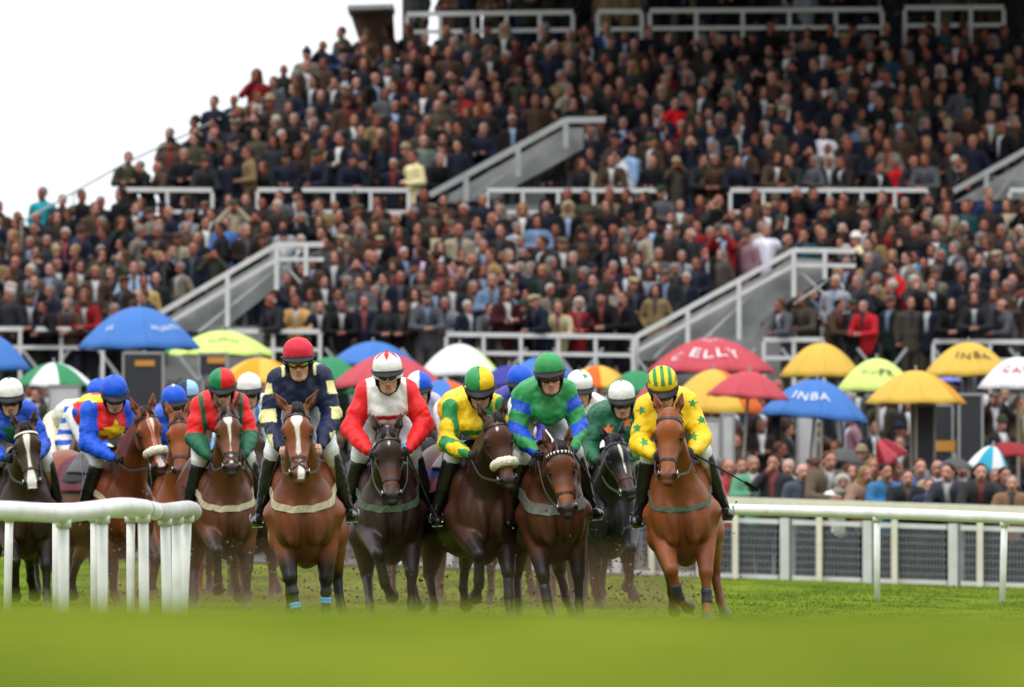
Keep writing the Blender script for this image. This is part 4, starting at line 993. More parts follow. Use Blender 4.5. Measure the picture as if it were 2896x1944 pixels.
    # ---- whip
    if g('whip'):
        i, d, wl = g('whip'); h0 = hn[i] - V3(*unit(d)) * .08; b = MB(); e = h0 + V3(*unit(d)) * .66
        b.tube([h0, lerp(h0, e, .2), lerp(h0, e, .7), e], [.010, .009, .0065, .004], 8)
        w = b.build('riding_whip', M_peak, None, smooth=True, loc=hr['O'], rotz=hr['ang'], label=wl, cat='whip', group='riding whips in gloved hands')
        b = MB(); b.strap([lerp(h0, e, .86), lerp(h0, e, 1.03)], [sdv] * 2, [upv] * 2, .030, .006); b.build('flap', M_peak, w)
        b = MB(); b.tube([h0, lerp(h0, e, .15)], .0125, 8, m=0); b.build('grip', M_wrap['sky'] if g('whipc') else M_rubber, w, smooth=True)
    return root
def px_seed(s_): return sum(ord(ch) for ch in s_) % 97 + 5
# ------------------------------------------------------------------ the runners
C_ = {k: np.array(lin(v)) for k, v in dict(white='#e2e0da', red='#d3171a', navy='#101a3a', cream='#d6cf8e', blue='#1450c8', royal='#1447b4', yellow='#eec21a', green='#1c7a3c',
      dgreen='#14573a', emer='#167a48', lilac='#b3aabf', ltblue='#8fb6d8', orange='#e8702a', purple='#3c3a90', sky='#4a90e0', black='#0c0c10', offw='#cfcabb', grass='#2f8a4a', crimson='#c01a30').items()}
def plain(c): return lambda v, tag, t, S, P, shs, el, hy: np.tile(C_[c], (len(v), 1))
def paint(base, fn):
    def f(v, tag, t, S, P, shs, el, hy):
        c = np.tile(C_[base], (len(v), 1)); slv = np.char.startswith(tag, 'sl')
        def put(m, name): c[np.asarray(m, bool)] = C_[name]
        fn(put, v, tag, t, S, P, shs, el, hy, slv); return c
    return f
def capc(c): return lambda th, ph, d: C_[c]
def starmask(a, b, r=.5, rot=0):
    """five-pointed star of radius r about the origin"""
    an = np.arctan2(a, b) + rot; rr = np.hypot(a, b); m = 2 * np.pi / 5; x = np.abs(((an + m / 2) % m) - m / 2)
    return rr < r * .42 / np.maximum(.42 * np.cos(x) + .95 * np.sin(x) * .95, 1e-3)
def arm_z(v, shs): return shs[0][2] - v[:, 2]
def s_red_blue(put, v, tag, t, S, P, shs, el, hy, slv):
    put(slv, 'blue'); put((tag == 'torso') & (np.abs(v[:, 1] - S[1]) > .2), 'blue')
    put(~slv & (starmask(v[:, 1] - S[1] - .02, v[:, 2] - (S[2] - .20), .12)), 'yellow'); put(~slv & (np.abs(v[:, 2] - (S[2] - .21)) < .025), 'yellow'); put((np.abs(v[:, 1] - S[1] + .10) < .06) & (v[:, 2] > S[2] + .08), 'yellow')
def s_green_red(put, v, tag, t, S, P, shs, el, hy, slv):
    a = np.abs(v[:, 1] - S[1])
    put(np.abs(a - .175 + (S[2] - v[:, 2]) * .1) < .022, 'dgreen'); put((a < .02) & ~slv, 'dgreen'); put(~slv & (v[:, 2] < S[2] - .24), 'dgreen')
    put(np.char.startswith(tag, 'slf') | np.char.startswith(tag, 'slw'), 'dgreen')
def s_navy_cream(put, v, tag, t, S, P, shs, el, hy, slv):
    a = np.abs(v[:, 1] - S[1]); z = S[2] - v[:, 2]
    put(slv & (np.floor((z - .02 + .03 * wob(v, 8, 4)) / .10) % 2 == 0) & (z > .02) & (a > .215 + .03 * wob(v, 11, 6)), 'cream')
    put(~slv & (np.abs(a - .14) < .03) & (z < -.02), 'cream')
def s_white_red(put, v, tag, t, S, P, shs, el, hy, slv):
    put((slv & (np.abs(v[:, 1] - S[1]) > .165)) | np.char.startswith(tag, 'slf') | np.char.startswith(tag, 'slw') | np.char.startswith(tag, 'slu'), 'red'); put(~slv & (np.abs(v[:, 2] - (S[2] - .215)) < .018), 'crimson')
def s_yel_green(put, v, tag, t, S, P, shs, el, hy, slv):
    st = (np.floor((v[:, 1] - S[1]) * 13 + (v[:, 2] - S[2]) * 0 + .5) % 2) == 0
    put(~slv & (v[:, 1] - S[1] > .02), 'grass'); put(slv & (np.floor((np.abs(v[:, 1] - S[1]) * .8 + (v[:, 0]) * .9) * 17) % 2 == 0), 'grass')
    put(~slv & (np.abs(v[:, 2] - (S[2] - .22)) < .02), 'grass')
def s_green_blue(put, v, tag, t, S, P, shs, el, hy, slv):
    z = S[2] - v[:, 2] + np.abs(v[:, 1] - S[1]) * .5 + wob(v, 12, 3) * .012
    put(slv & (z > .16) & (np.floor((z - .16) / .10) % 2 == 0), 'royal')
def s_yel_stars(put, v, tag, t, S, P, shs, el, hy, slv):
    for y, z, x in ((-.20, -.02, 1), (.21, .0, 1), (-.25, -.16, 1), (.27, -.14, 1), (-.2, -.28, 1), (.2, -.27, 1), (.0, -.12, 1), (-.29, -.08, 1)):
        put(starmask(v[:, 1] - S[1] - y, v[:, 2] - S[2] - z, .043, y * 5) & (v[:, 0] > S[0] - .1), 'grass')
def s_hoops(put, v, tag, t, S, P, shs, el, hy, slv): put(slv & (np.floor((S[2] - v[:, 2]) / .055) % 2 == 1), 'royal')
def s_braces(put, v, tag, t, S, P, shs, el, hy, slv): put(np.floor((v[:, 1] - S[1]) / .045) % 3 == 1, 'sky')
def s_blue_green(put, v, tag, t, S, P, shs, el, hy, slv): put(~slv & starmask(v[:, 1] - S[1], v[:, 2] - S[2] + .17, .13), 'dgreen')
def s_white_orange(put, v, tag, t, S, P, shs, el, hy, slv): put(starmask(v[:, 1] - S[1] - .08, v[:, 2] - S[2] - .05, .07) | starmask(v[:, 1] - S[1] - .10, v[:, 2] - S[2] + .14, .06), 'orange')
def s_green_orange(put, v, tag, t, S, P, shs, el, hy, slv): put(starmask(v[:, 1] - S[1] + .10, v[:, 2] - S[2] + .12, .05) | starmask(v[:, 1] - S[1] - .08, v[:, 2] - S[2] + .06, .05), 'orange')
# caps: th from the crown, ph 0 = front, pi/2 = horse's left (right in the picture)
def cap_quarter(a, b, rimc=None): return lambda th, ph, d: C_[rimc] if rimc and 1.22 < th < 1.36 else C_[a if (d[1] < 0) == (th < 1.36 or rimc is None) else b]
def cap_point(base, pt, w=.42, dep=.95): return lambda th, ph, d: C_[pt] if th < dep and abs(((ph + math.pi) % (2 * math.pi)) - math.pi) < w * (1 - th / dep) * (1 if th > .2 else 9) else C_[base]
def cap_triangles(th, ph, d):
    m = 2 * math.pi / 6; x = abs(((ph + m / 2) % m) - m / 2) / (m / 2); return C_['red'] if th < .20 + .85 * max(0, 1 - x) else C_['white']
def cap_stripes(th, ph, d):
    return C_['grass'] if (math.floor(d[1] * 4.2 + .5) % 2 == 0 and th < 1.42) else C_['yellow']
def cap_stars(base, st):
    def f(th, ph, d):
        for tp, pp in ((.75, .4), (.8, -.9), (.9, 1.5), (.15, 0), (.8, 2.6), (.8, -2.2)):
            if starmask(np.array((ph - pp) * math.sin(th)), np.array(tp - th), .28): return C_[st]
        return C_[base]
    return f
def cap_half(a, b): return lambda th, ph, d: C_[a] if d[1] < .05 else C_[b]

HG, JG = 'racehorses galloping round the bend', 'jockeys riding the racehorses'
BAY = ('#6e3a20', '#120d0c'); DK = ('#2c1a13', '#0b0a0a'); CH = ('#84431f', '#5a2c15'); BLK = ('#0f0e11', '#060607')
runners = []
def run(name_, hl, jl, face, s, yaw, pollz, colr, spec, cap_xy, silk, cap, ro): runners.append((hl, jl, face, s, yaw, pollz, colr, spec, cap_xy, silk, cap, ro))

run('A', 'dark brown racehorse with broad white blaze and pale browband, at the very left', 'person in royal blue silks with green star and white green-tipped cap', (84, 1295), 318, 10, 1.62, ('#3a261c', '#100b09'),
    dict(blaze=[(.06, 0, 0), (.10, 0, .028), (.16, 0, .026), (.24, 0, .013), (.38, 0, .016), (.46, -.0, .034), (.58, 0, .036)], whiteband=1, front=('flexlow', 'down'), mud=.3, turn=-8, lean=.08), (27, 1068), paint('royal', s_blue_green), cap_point('white', 'grass', .25, .6), dict(hpitch=12))
run('B', 'chestnut racehorse with thin blaze, white sheepskin noseband and orange browband strap', 'person in red silks with blue sleeves, yellow star and plain blue cap', (440, 1250), 312, 27, 1.66, ('#7b3d1e', '#2c170d'),
    dict(turn=-9, lean=.14, pitch=68, blaze=[(.05, .0, 0), (.09, 0, .026), (.15, .0, .024), (.22, .0, .012), (.30, 0, .014), (.46, .0, .026), (.54, .01, .030)], fleece=1, orange=1, muzdark=.8, girth='cream', front=('down2', 'flexlow'), neckdark=.3, mud=.15, pad='black', paddrop=80, drop=96), (321, 1060), paint('red', s_red_blue), capc('blue'), dict(hpitch=20, look=8, cream=0, whip=None))
run('B2', 'brown racehorse mostly hidden behind the rider in red and blue', 'person in cream silks with blue hooped sleeves and blue cap', (262, 1262), 288, 16, 1.62, ('#5d3320', '#1a0f0b'), dict(q=1.5), (281, 1075), paint('offw', s_hoops), capc('blue'), dict(q=1.5, cream=1, hpitch=16))
run('C', 'chestnut racehorse behind the sheepskin-nosed chestnut, its neck showing', 'person in plain blue silks with blue cap marked by a pale point', (512, 1262), 302, 8, 1.68, CH, dict(q=1.3, turn=-8, points=.3), (491, 1090), plain('royal'), cap_point('blue', 'white', .35, .45), dict(q=1.25, goggles='clear', hpitch=6))
run('C2', 'brown racehorse hidden behind the two blue-capped riders', 'person in pale blue silks with navy and pale blue cap', (548, 1290), 280, 5, 1.60, ('#4a2c1c', '#130d0b'), dict(q=1.7), (530, 1075), plain('sky'), cap_half('navy', 'ltblue'), dict(q=1.6))
run('D', 'bay racehorse with white blaze spreading at the brow, cream breast girth', 'person in red and green silks with quartered red and green cap', (655, 1250), 320, 8, 1.74, ('#60371f', '#1c120e'),
    dict(turn=-3, blaze=[(.06, 0, 0), (.08, -.01, .034), (.12, -.006, .032), (.16, 0, .014), (.26, .004, .010), (.33, .002, .004), (.40, 0, .010), (.46, 0, .020), (.50, 0, .014)], tan='#9a5526', girth='cream', cross=1, front=('flex', 'down2'), mud=.35, muzdark=.9), (628, 1042), paint('red', s_green_red), cap_quarter('emer', 'red', None), dict(hpitch=16, whip=(1, (-.6, .5, -.9), 'thin dark whip held by the rider in red and green'), peak=0))
run('E', 'dark bay racehorse hidden behind the white-blazed leader', 'person in white silks with blue braces and white cap', (722, 1290), 290, 4, 1.62, ('#3c2619', '#120c0a'), dict(q=1.6), (706, 1056), paint('white', s_braces), capc('white'), dict(q=1.3, bal=1.0, ely=(.04, .12), hw=.15))
run('F', 'bright bay racehorse with broad white blaze and cream breast girth, leading at centre left', 'person in navy silks with cream patches, red cap and mirrored goggles', (846, 1258), 370, 0, 1.66, ('#7a4022', '#17100e'),
    dict(blaze=[(.05, 0, 0), (.085, 0, .036), (.12, 0, .040), (.17, .0, .020), (.26, .004, .014), (.36, .0, .020), (.385, 0, .004), (.42, .012, .004), (.46, .012, .016), (.53, .014, .024), (.57, .012, .022)], girth='cream', cross=1, tan='#a55c2c', pad='sky', paddrop=84, drop=98, front=('down', 'down2'), wraps=[(0, 'boot', .0, .55), (0, 'sky', .80, .98), (1, 'boot', .0, .55), (1, 'sky', .62, .80)], muzdark=.55, ears=(.05, .05), earout=.8, earlen=.195, forelock=1, lat=(.07, -.02), hind=('push', 'mid')), (845, 955), paint('navy', s_navy_cream), capc('crimson'), dict(hpitch=3, ely=(-.01, -.01), goggles='mirror', gloves=0, whip=(0, (-.75, -.35, -.8), 'thin dark whip held low beside the leading horse')))
run('G', 'very dark brown racehorse with small white star and green breast girth', 'person in white silks with red sleeves and white cap with red triangles', (1104, 1322), 350, 3, 1.47, ('#35211a', '#0d0908'),
    dict(blaze=[(.085, 0, 0), (.10, 0, .010), (.12, .0, .012), (.14, 0, 0)], girth='green', front=('flex', 'down'), wraps=[(0, 'boot', .1, .95)], tan='#6b3a22', mud=.3, muzdark=.9, mouth=.008, lat=(.1, .0)), (1096, 997), paint('white', s_white_red), cap_triangles, dict(hpitch=6, ely=(.05, .05), goggles='clear', wframe=1, whip=(1, (.1, .35, -.95), 'whip with pale blue grip held against the dark star-faced horse'), whipc=1))
run('G2', 'brown racehorse wearing a black blinker hood', 'person in lilac silks with half white half blue cap', (1226, 1312), 300, 6, 1.52, ('#7a4322', '#21130d'), dict(q=1.25, hood=1, turn=10), (1186, 1052), plain('lilac'), cap_half('white', 'blue'), dict(q=1.3, goggles=None))
run('H', 'dark bay racehorse with tiny star and thick white sheepskin noseband', 'person in yellow and green striped silks with halved green and yellow cap', (1424, 1280), 351, 14, 1.69, ('#442618', '#0f0b0a'),
    dict(turn=-5, lean=.12, pitch=68, blaze=[(.09, -.01, 0), (.105, -.01, .010), (.12, -.01, .010), (.14, -.01, 0)], fleece=1, tan='#7a3f20', pad='blue', paddrop=82, drop=100, flare=.12, front=('flex', 'down'), wraps=[(0, 'boot', .1, .9), (1, 'boot', .1, .9)], neckdark=.4, mud=.2), (1354, 1037), paint('yellow', s_yel_green), cap_half('grass', 'yellow'), dict(hpitch=22))
run('H2', 'brown racehorse hidden behind the rider in green with a plain green cap', 'person in purple silks with plain blue cap behind the yellow and green rider', (1492, 1300), 300, 6, 1.6, ('#5a3320', '#1a100c'), dict(q=1.6), (1472, 1034), plain('purple'), capc('blue'), dict(q=1.4, goggles='clear', hpitch=10))
run('I', 'bay racehorse with black and white checked browband and grey breast girth', 'person in green silks with blue hooped sleeves and plain green cap', (1592, 1358), 352, 8, 1.43, ('#5c3320', '#130e0d'),
    dict(bank=5.5, check=1, girth='grey', girthw=.09, tan='#a05a2a', front=('down', 'down2'), wraps=[(0, 'boot', .3, .9)], turn=0, mud=.12, drop=104, muzdark=.95, hind=('under', 'mid')), (1554, 998), paint('grass', s_green_blue), capc('grass'), dict(hpitch=5, goggles='clear', wframe=0, whip=(1, (-.5, .5, -.85), 'dark whip slanting down beside the black horse'), ely=(.02, 0)))
run('J', 'brown racehorse hidden between the green-capped rider and the black horse', 'person in white silks with orange star and white cap with green stars', (1664, 1300), 308, 5, 1.6, ('#50301f', '#150e0c'), dict(q=1.6), (1640, 1048), paint('white', s_white_orange), cap_stars('white', 'grass'), dict(q=1.3, look=10, goggles=None, hpitch=14))
run('K', 'black racehorse with narrow white stripe down its face', 'person in dark green silks with orange star and white orange-tipped cap', (1765, 1325), 314, 2, 1.47, BLK,
    dict(turn=12, lean=.12, blaze=[(.07, 0, 0), (.10, -.004, .012), (.16, .0, .014), (.24, .004, .006), (.30, .006, .009), (.36, .004, .003)], tan='#5a3220', muzdark=.8, front=('back', 'flex'), pitch=64), (1757, 1080), paint('dgreen', s_green_orange), cap_point('white', 'orange', .22, .35), dict(hpitch=12, q=1.1))
run('L', 'plain chestnut racehorse with green breast girth, furthest right of the field', 'person in yellow silks with green stars and yellow and green striped cap', (1893, 1262), 356, -2, 1.63, ('#83451f', '#4a2714'),
    dict(bank=5, turn=-6, lean=-.06, girth='green', girthw=.04, points=.25, muzdark=.45, tan='#96582f', front=('flexlow', 'down'), wraps=[(0, 'boot', .45, 1.), (1, 'boot', .5, 1.)], paddrop=70, neckdark=.1, forelock=0, mouth=.01, lat=(.10, .0), hind=('push', 'mid'), mane='#6a3518'), (1871, 1032), paint('yellow', s_yel_stars), cap_stripes, dict(hpitch=26, whip=(1, (-.1, .8, -.55), 'dark whip held out over the white rail'), whipc=1))
ONLY = globals().get('ONLY_RUNNERS')
for i, (hl, jl, face, s, yaw, pollz, (ba, dk_), spec, cap_xy, silk, cap, ro) in enumerate(runners):
    if ONLY is not None and i not in ONLY: continue
    # the poll height only sets neck carriage; the face stands where the photograph shows it, hooves near the turf
    D = FP / s; zmid = CZ - (face[1] - HY) / s; ground = -.05; pz = zmid - ground + .30 * math.sin(R(spec.get('pitch', 68)))
    before = set(col.objects)
    hr = make_horse('racehorse', hl, HG, face[0], face[1], s, yaw, pz, ba, dk_, spec)
    th = R(spec.get('bank', 3.0))
    make_rider(hr, jl, JG, cap_xy[0] + .78 * math.sin(th) * s, cap_xy[1] - 2, silk, cap, ro)
    # horse and rider lean into the bend together
    th = R(spec.get('bank', 3.0))
    for ob in [x for x in col.objects if x not in before and x.parent is None]:
        ob.rotation_euler = (th, 0, hr['ang']); k_ = 1.35 * math.sin(th); ob.location = ob.location + Vector((-hr['sa'] * k_, hr['ca'] * k_, 0))
print('runners', round(time.time() - T0, 1))
# ------------------------------------------------------------------ spectators
M_pskin = mat('spectator_skin', src='object', rough=.6, spec=.3)
M_pcoat = mat('spectator_coat', src='coat', rough=.85, spec=.2, noise=.15, nscale=9)
M_phair = mat('spectator_hair', src='object', rough=.8, spec=.2)
M_ptrou = mat('spectator_trousers', src='object', rough=.9, spec=.2)
M_paper = mat('racecard_paper', (.6, .6, .58), rough=.8)
M_binoc = mat('binocular_black', (.012, .012, .013), rough=.4)
ZF, XF = V3(0, 0, 1), V3(1, 0, 0)
POSES = {  # right/left elbow and hand relative to a figure facing +x; lean forward
    'down':   (((-.02, -.25, 1.16), (.04, -.25, .90)), ((-.02, .25, 1.16), (.04, .25, .90)), 0),
    'folded': (((.06, -.27, 1.17), (.24, .06, 1.20)), ((.06, .27, 1.17), (.24, -.08, 1.17)), 0),
    'card':   (((.02, -.27, 1.16), (.28, -.06, 1.14)), ((.02, .27, 1.16), (.28, .08, 1.13)), .03),
    'glass':  (((.18, -.28, 1.36), (.17, -.07, 1.60)), ((.18, .28, 1.36), (.17, .07, 1.60)), 0),
    'onehand': (((.15, -.24, 1.28), (.13, -.05, 1.52)), ((-.02, .25, 1.16), (.10, .20, .95)), 0),
    'lean':   (((.22, -.26, 1.10), (.44, .02, 1.08)), ((.22, .26, 1.10), (.44, -.02, 1.07)), .16),
    'pocket': (((-.06, -.29, 1.16), (.06, -.18, .98)), ((-.06, .29, 1.16), (.06, .18, .98)), 0)}
def person_parts(pose, vx=.030, female=False):
    (eR, hR), (eL, hL), lean = POSES[pose]; sh = .17 if female else .19
    Hc = V3(.02 + lean * 1.25, 0, 1.63 - lean * .35); S = V3(lean * .9, 0, 1.42 - lean * .2)
    B = Field()
    B.ell(Hc + V3(-.005, 0, .03), (.098, .076, .095), k=.02, tag='head'); B.ell(Hc + V3(.02, 0, -.04), (.07, .058, .075), k=.02, tag='head')
    B.cone(Hc + V3(.09, 0, .0), Hc + V3(.112, 0, -.035), .010, .016, k=.012, tag='nose')
    for y in (-1, 1):
        B.ell(Hc + V3(.095, y * .032, .008), (.02, .018, .012), k=.015, tag='x', sub=True); B.ell(Hc + V3(0, y * .078, -.01), (.015, .012, .03), k=.01, tag='ear')
    B.cone(Hc - ZF * .06, S, .052, .052, k=.02, tag='neck'); B.cone(S - ZF * .10, (0, 0, .95), .09, .09, k=.03, q=1.25, side=(0, 1, 0), tag='torso')
    K = Field(); cut = 0
    K.cone(S + V3(0, 0, -.06), (lean * .3, 0, 1.08), .125, .125, k=.04, q=1.40, side=(0, 1, 0), tag='coat'); K.cone((lean * .3, 0, 1.08), (0, 0, .80), .125, .14, k=.05, q=1.3, side=(0, 1, 0), tag='coat')
    K.cone(S + V3(-.025, 0, .075), S + V3(-.01, 0, .0), .068, .095, k=.04, tag='coat'); K.cone(S + V3(0, -.13, -.01), S + V3(0, .13, -.01), .085, .085, k=.04, tag='coat')
    for y, e, h in ((-1, eR, hR), (1, eL, hL)):
        s_ = S + V3(0, y * sh, -.02); e, h = np.array(e) + V3(lean * .2, 0, 0), np.array(h)
        B.chain([s_, e, h], [.036, .034, .028], k=.03, tag='arm'); B.ell(h + unit(h - e) * .03, (.042, .036, .042), k=.02, tag='hand')
        K.cone(s_, e, .075, .063, k=.04, tag='coat'); K.cone(e, lerp(e, h, .88), .062, .046, k=.02, tag='coat')
    T = Field()
    for y in (-1, 1):
        B.chain([V3(0, y * .09, .92), V3(.02, y * .10, .50), V3(-.01, y * .11, .09)], [.08, .055, .035], k=.03, tag='leg'); B.cone((-.03, y * .11, .04), (.14, y * .13, .03), .036, .03, k=.02, tag='leg')
        T.chain([V3(0, y * .09, .90), V3(.02, y * .10, .50), V3(0, y * .11, .08)], [.105, .080, .065], k=.03, tag='t'); T.cone((-.04, y * .11, .045), (.15, y * .13, .04), .05, .042, k=.02, tag='shoe')
    res = {}
    v, f = B.mesh(axis(-.3, .03, -.12, vx * .62, .62), axis(-.42, vx, -.12, vx * .6, .12, vx, .42), axis(-.02, vx * 1.6, .8, vx, 1.38, vx * .55, 1.80))
    tag, t = B.near(v); c = np.ones((len(v), 3)); r = v - Hc
    for y in (-1, 1): c *= (1 - .75 * np.exp(-((r[:, 2] - .010) / .016) ** 2 - ((r[:, 1] - y * .032) / .020) ** 2) * (r[:, 0] > .04))[:, None]
    c *= (1 - .4 * np.exp(-((r[:, 2] + .068) / .010) ** 2 - (r[:, 1] / .028) ** 2) * (r[:, 0] > .04))[:, None]
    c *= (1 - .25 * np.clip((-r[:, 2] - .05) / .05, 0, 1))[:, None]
    res['body'] = (v, f, c)
    v, f = K.mesh(axis(-.34, vx, .62), axis(-.45, vx, .45), axis(.62, vx, 1.62)); m = np.clip((.062 - np.abs(v[:, 1]) - (1.46 - v[:, 2]) * .13) / .02, 0, 1) * (v[:, 0] > S[0] * .9 + .03) * (v[:, 2] > 1.12)
    res['coat'] = (v, f, m)
    v, f = T.mesh(axis(-.2, vx * 1.3, .3), axis(-.3, vx, .3), axis(-.02, vx * 1.5, 1.02)); res['trousers'] = (v, f, np.ones((len(v), 3)))
    hr = {}
    def hair(name, fn):
        K = Field(); fn(K); v, f = K.mesh(*[axis(a, vx * .62, b) for a, b in ((Hc[0] - .26, Hc[0] + .26), (-.24, .24), (Hc[2] - .36, Hc[2] + .30))]); hr[name] = (v, f, np.ones((len(v), 3)))
    back = lambda K, r=.0: (K.ell(Hc + V3(-.022, 0, .045), (.100 + r, .086 + r, .096 + r), k=.02, tag='h'), K.ell(Hc + V3(.10, 0, -.035), (.075, .10, .085), k=.02, tag='x', sub=True))
    hair('short', lambda K: back(K))
    hair('bald', lambda K: (K.ell(Hc + V3(-.03, 0, .01), (.090, .088, .055), k=.01, tag='h'), K.ell(Hc + V3(.09, 0, 0), (.09, .12, .1), k=.01, tag='x', sub=True)))
    hair('long', lambda K: (K.ell(Hc + V3(-.03, 0, .035), (.115, .105, .11), k=.02, tag='h'), K.ell(Hc + V3(-.05, 0, -.10), (.09, .12, .14), k=.04, tag='h'), K.ell(Hc + V3(.11, 0, -.05), (.10, .075, .13), k=.02, tag='x', sub=True)))
    hair('cap', lambda K: (K.ell(Hc + V3(-.0, 0, .085), (.125, .105, .055), k=.02, tag='h'), K.ell(Hc + V3(.10, 0, .062), (.07, .075, .014), k=.02, tag='h')))
    hair('brimmed', lambda K: (K.ell(Hc + V3(-.0, 0, .11), (.10, .09, .075), k=.01, tag='h'), K.ell(Hc + V3(.0, 0, .065), (.17, .15, .014), k=.02, tag='h')))
    hair('woolly', lambda K: (K.ell(Hc + V3(-.01, 0, .07), (.108, .092, .095), k=.02, tag='h'), K.ell(Hc + V3(.10, 0, -.03), (.06, .09, .07), k=.02, tag='x', sub=True), K.ell(Hc + V3(-.02, 0, .18), .03, k=.01, tag='h')))
    hair('hood', lambda K: (K.ell(Hc + V3(-.02, 0, .02), (.135, .125, .14), k=.02, tag='h'), K.ell(Hc + V3(-.03, 0, -.13), (.11, .14, .08), k=.04, tag='h'), K.ell(Hc + V3(.13, 0, -.01), (.11, .07, .09), k=.02, tag='x', sub=True)))
    res['hair'] = hr; res['hands'] = (hR, hL, Hc)
    return res
TPL = {(p, fm): person_parts(p, female=fm) for p in POSES for fm in (False, True)}
print('templates', round(time.time() - T0, 1))
COATS = [('navy', '#141a2c', 13), ('black', '#0e0e12', 11), ('charcoal', '#26272b', 11), ('dark brown', '#2a201b', 8), ('brown', '#4c382a', 8), ('olive', '#3c3c2a', 7), ('dark green', '#18261f', 5), ('grey', '#54565a', 8), ('tweed', '#4a4238', 7), ('camel', '#86704c', 5), ('cream', '#a89c84', 3.5), ('white', '#a9abb2', 2), ('red', '#86141a', 1.8), ('maroon', '#3a1219', 3), ('light blue', '#6c86a8', 1.3), ('blue', '#1b355f', 2.5), ('teal', '#1d4650', 1.5), ('pink', '#98737f', .8), ('stone', '#7c7464', 5)]
COATS = [(a, '#%02x%02x%02x' % tuple(int(int(h[k:k + 2], 16) * .86) for k in (1, 3, 5)), w) for a, h, w in COATS]
HAIRC = [('grey', '#6d6a66', 6), ('white', '#98948c', 2), ('black', '#120f0e', 4), ('dark brown', '#2c1d15', 8), ('brown', '#4a3122', 6), ('blond', '#7d6440', 1.5)]
HATC = [('brown', '#3a2b20'), ('black', '#0f0f11'), ('tweed', '#55493a'), ('navy', '#131a30'), ('beige', '#8d7f62'), ('green', '#2c3a28')]
SKINS = ['#a06b59', '#a87464', '#905848', '#9a6252', '#8a5041', '#a97a6a']
def pick(r, L): 
    w = [x[-1] for x in L] if isinstance(L[0][-1], (int, float)) else [1] * len(L); return r.choices(L, w)[0]
MESHC = {}
def part_mesh(key, hairk=None):
    k = (key, hairk)
    if k not in MESHC: MESHC[k] = None
    return MESHC[k]
def tpl_mesh(tk, which):
    k = (tk, which)
    if k in MESHC: return MESHC[k]
    T = TPL[tk]
    if which == 'body': v, f, c = T['body']; me = new_mesh('person', v, f, [M_pskin], cols=c)
    elif which == 'coat': v, f, m = T['coat']; me = new_mesh('coat', v, f, [M_pcoat], mask=m)
    elif which == 'trousers': v, f, c = T['trousers']; me = new_mesh('trousers', v, f, [M_ptrou], cols=c)
    else: v, f, c = T['hair'][which]; me = new_mesh('hair', v, f, [M_phair], cols=c)
    MESHC[k] = me; return me
def choose(r, dark=0.):
    fem = r.random() < .25
    coat = pick(r, COATS)
    if dark and r.random() < dark: coat = pick(r, COATS[:5])
    hk = r.choices(['short', 'bald', 'long', 'cap', 'brimmed', 'woolly', 'hood'], [60, 12, 0, 12, 4, 3, 1] if not fem else [12, 0, 70, 3, 5, 6, 3])[0]
    hc = pick(r, HAIRC) if hk in ('short', 'bald', 'long') else pick(r, HATC)
    if hk == 'bald': hc = r.choice([HAIRC[0], HAIRC[1], HAIRC[3]])
    pose = r.choices(['down', 'folded', 'card', 'glass', 'onehand', 'pocket'], [5, 3, 4, 2, 1.5, 4])[0]
    return dict(fem=fem, coat=coat[:2], hk=hk, hc=hc[:2], pose=pose, skin=r.choice(SKINS), trou=r.choice(['#17181c', '#22232a', '#3a342c', '#1a2236', '#4a4640']))
HNAME = {'short': '{} hair', 'bald': 'balding {} hair', 'long': 'long {} hair', 'cap': '{} flat cap', 'brimmed': '{} brimmed hat', 'woolly': '{} woolly hat', 'hood': '{} hood'}
def put_person(x, D, z, face, d, label, group, sc_=1.0, wide_=1.0):
    """one spectator: body with coat, trousers, hair or hat as its children"""
    tk = (d['pose'], d['fem'])
    o = link('person', tpl_mesh(tk, 'body'), None, (x, D, z), R(-90) + face, label, 'spectator', group); o.scale = (sc_ * wide_, sc_ * wide_, sc_); o.color = (*lin(d['skin']), 1)
    c = link('coat', tpl_mesh(tk, 'coat'), o); c.color = (*lin(d['coat'][1]), 1)
    t = link('trousers', tpl_mesh(tk, 'trousers'), o); t.color = (*lin(d['trou']), 1)
    h = link('hair' if d['hk'] in ('short', 'bald', 'long') else 'hat', tpl_mesh(tk, d['hk']), o); h.color = (*lin(d['hc'][1]), 1)
    return o
ORD = 'first second third fourth fifth sixth seventh eighth ninth tenth eleventh twelfth thirteenth fourteenth fifteenth sixteenth seventeenth eighteenth nineteenth twentieth'.split()
TENS = {20: 'twenty', 30: 'thirty', 40: 'forty', 50: 'fifty'}
def ordw(n):
    if n <= 20: return ORD[n - 1]
    t = n // 10 * 10; return TENS[t] + '-' + ORD[n % 10 - 1] if n % 10 else {30: 'thirtieth', 40: 'fortieth', 50: 'fiftieth'}[t]
def inpoly(x, y, P):
    c = False
    for i in range(len(P)):
        (x1, y1), (x2, y2) = P[i - 1], P[i]
        if (y1 > y) != (y2 > y) and x < (x2 - x1) * (y - y1) / (y2 - y1) + x1: c = not c
    return c
def proj(x, D, z): return CX + x * FP / D, HY - (z - CZ) * FP / D
CLEARL = [[(445, 905), (470, 860), (782, 668), (900, 668), (900, 730), (830, 760), (745, 795), (690, 850), (620, 870), (600, 960)],
          [(1800, 1000), (1770, 955), (2235, 690), (2330, 700), (2345, 780), (2250, 830), (2120, 880), (2080, 1000)]]
CLEARU = [[(1200, 575), (1215, 540), (1590, 330), (1650, 330), (1640, 400), (1560, 440), (1380, 520), (1350, 575)], [(2660, 600), (2675, 540), (2960, 380), (2960, 600)]]
crowd = []   # (x, D, z, facing, look, tier, row)
r = random.Random(21)
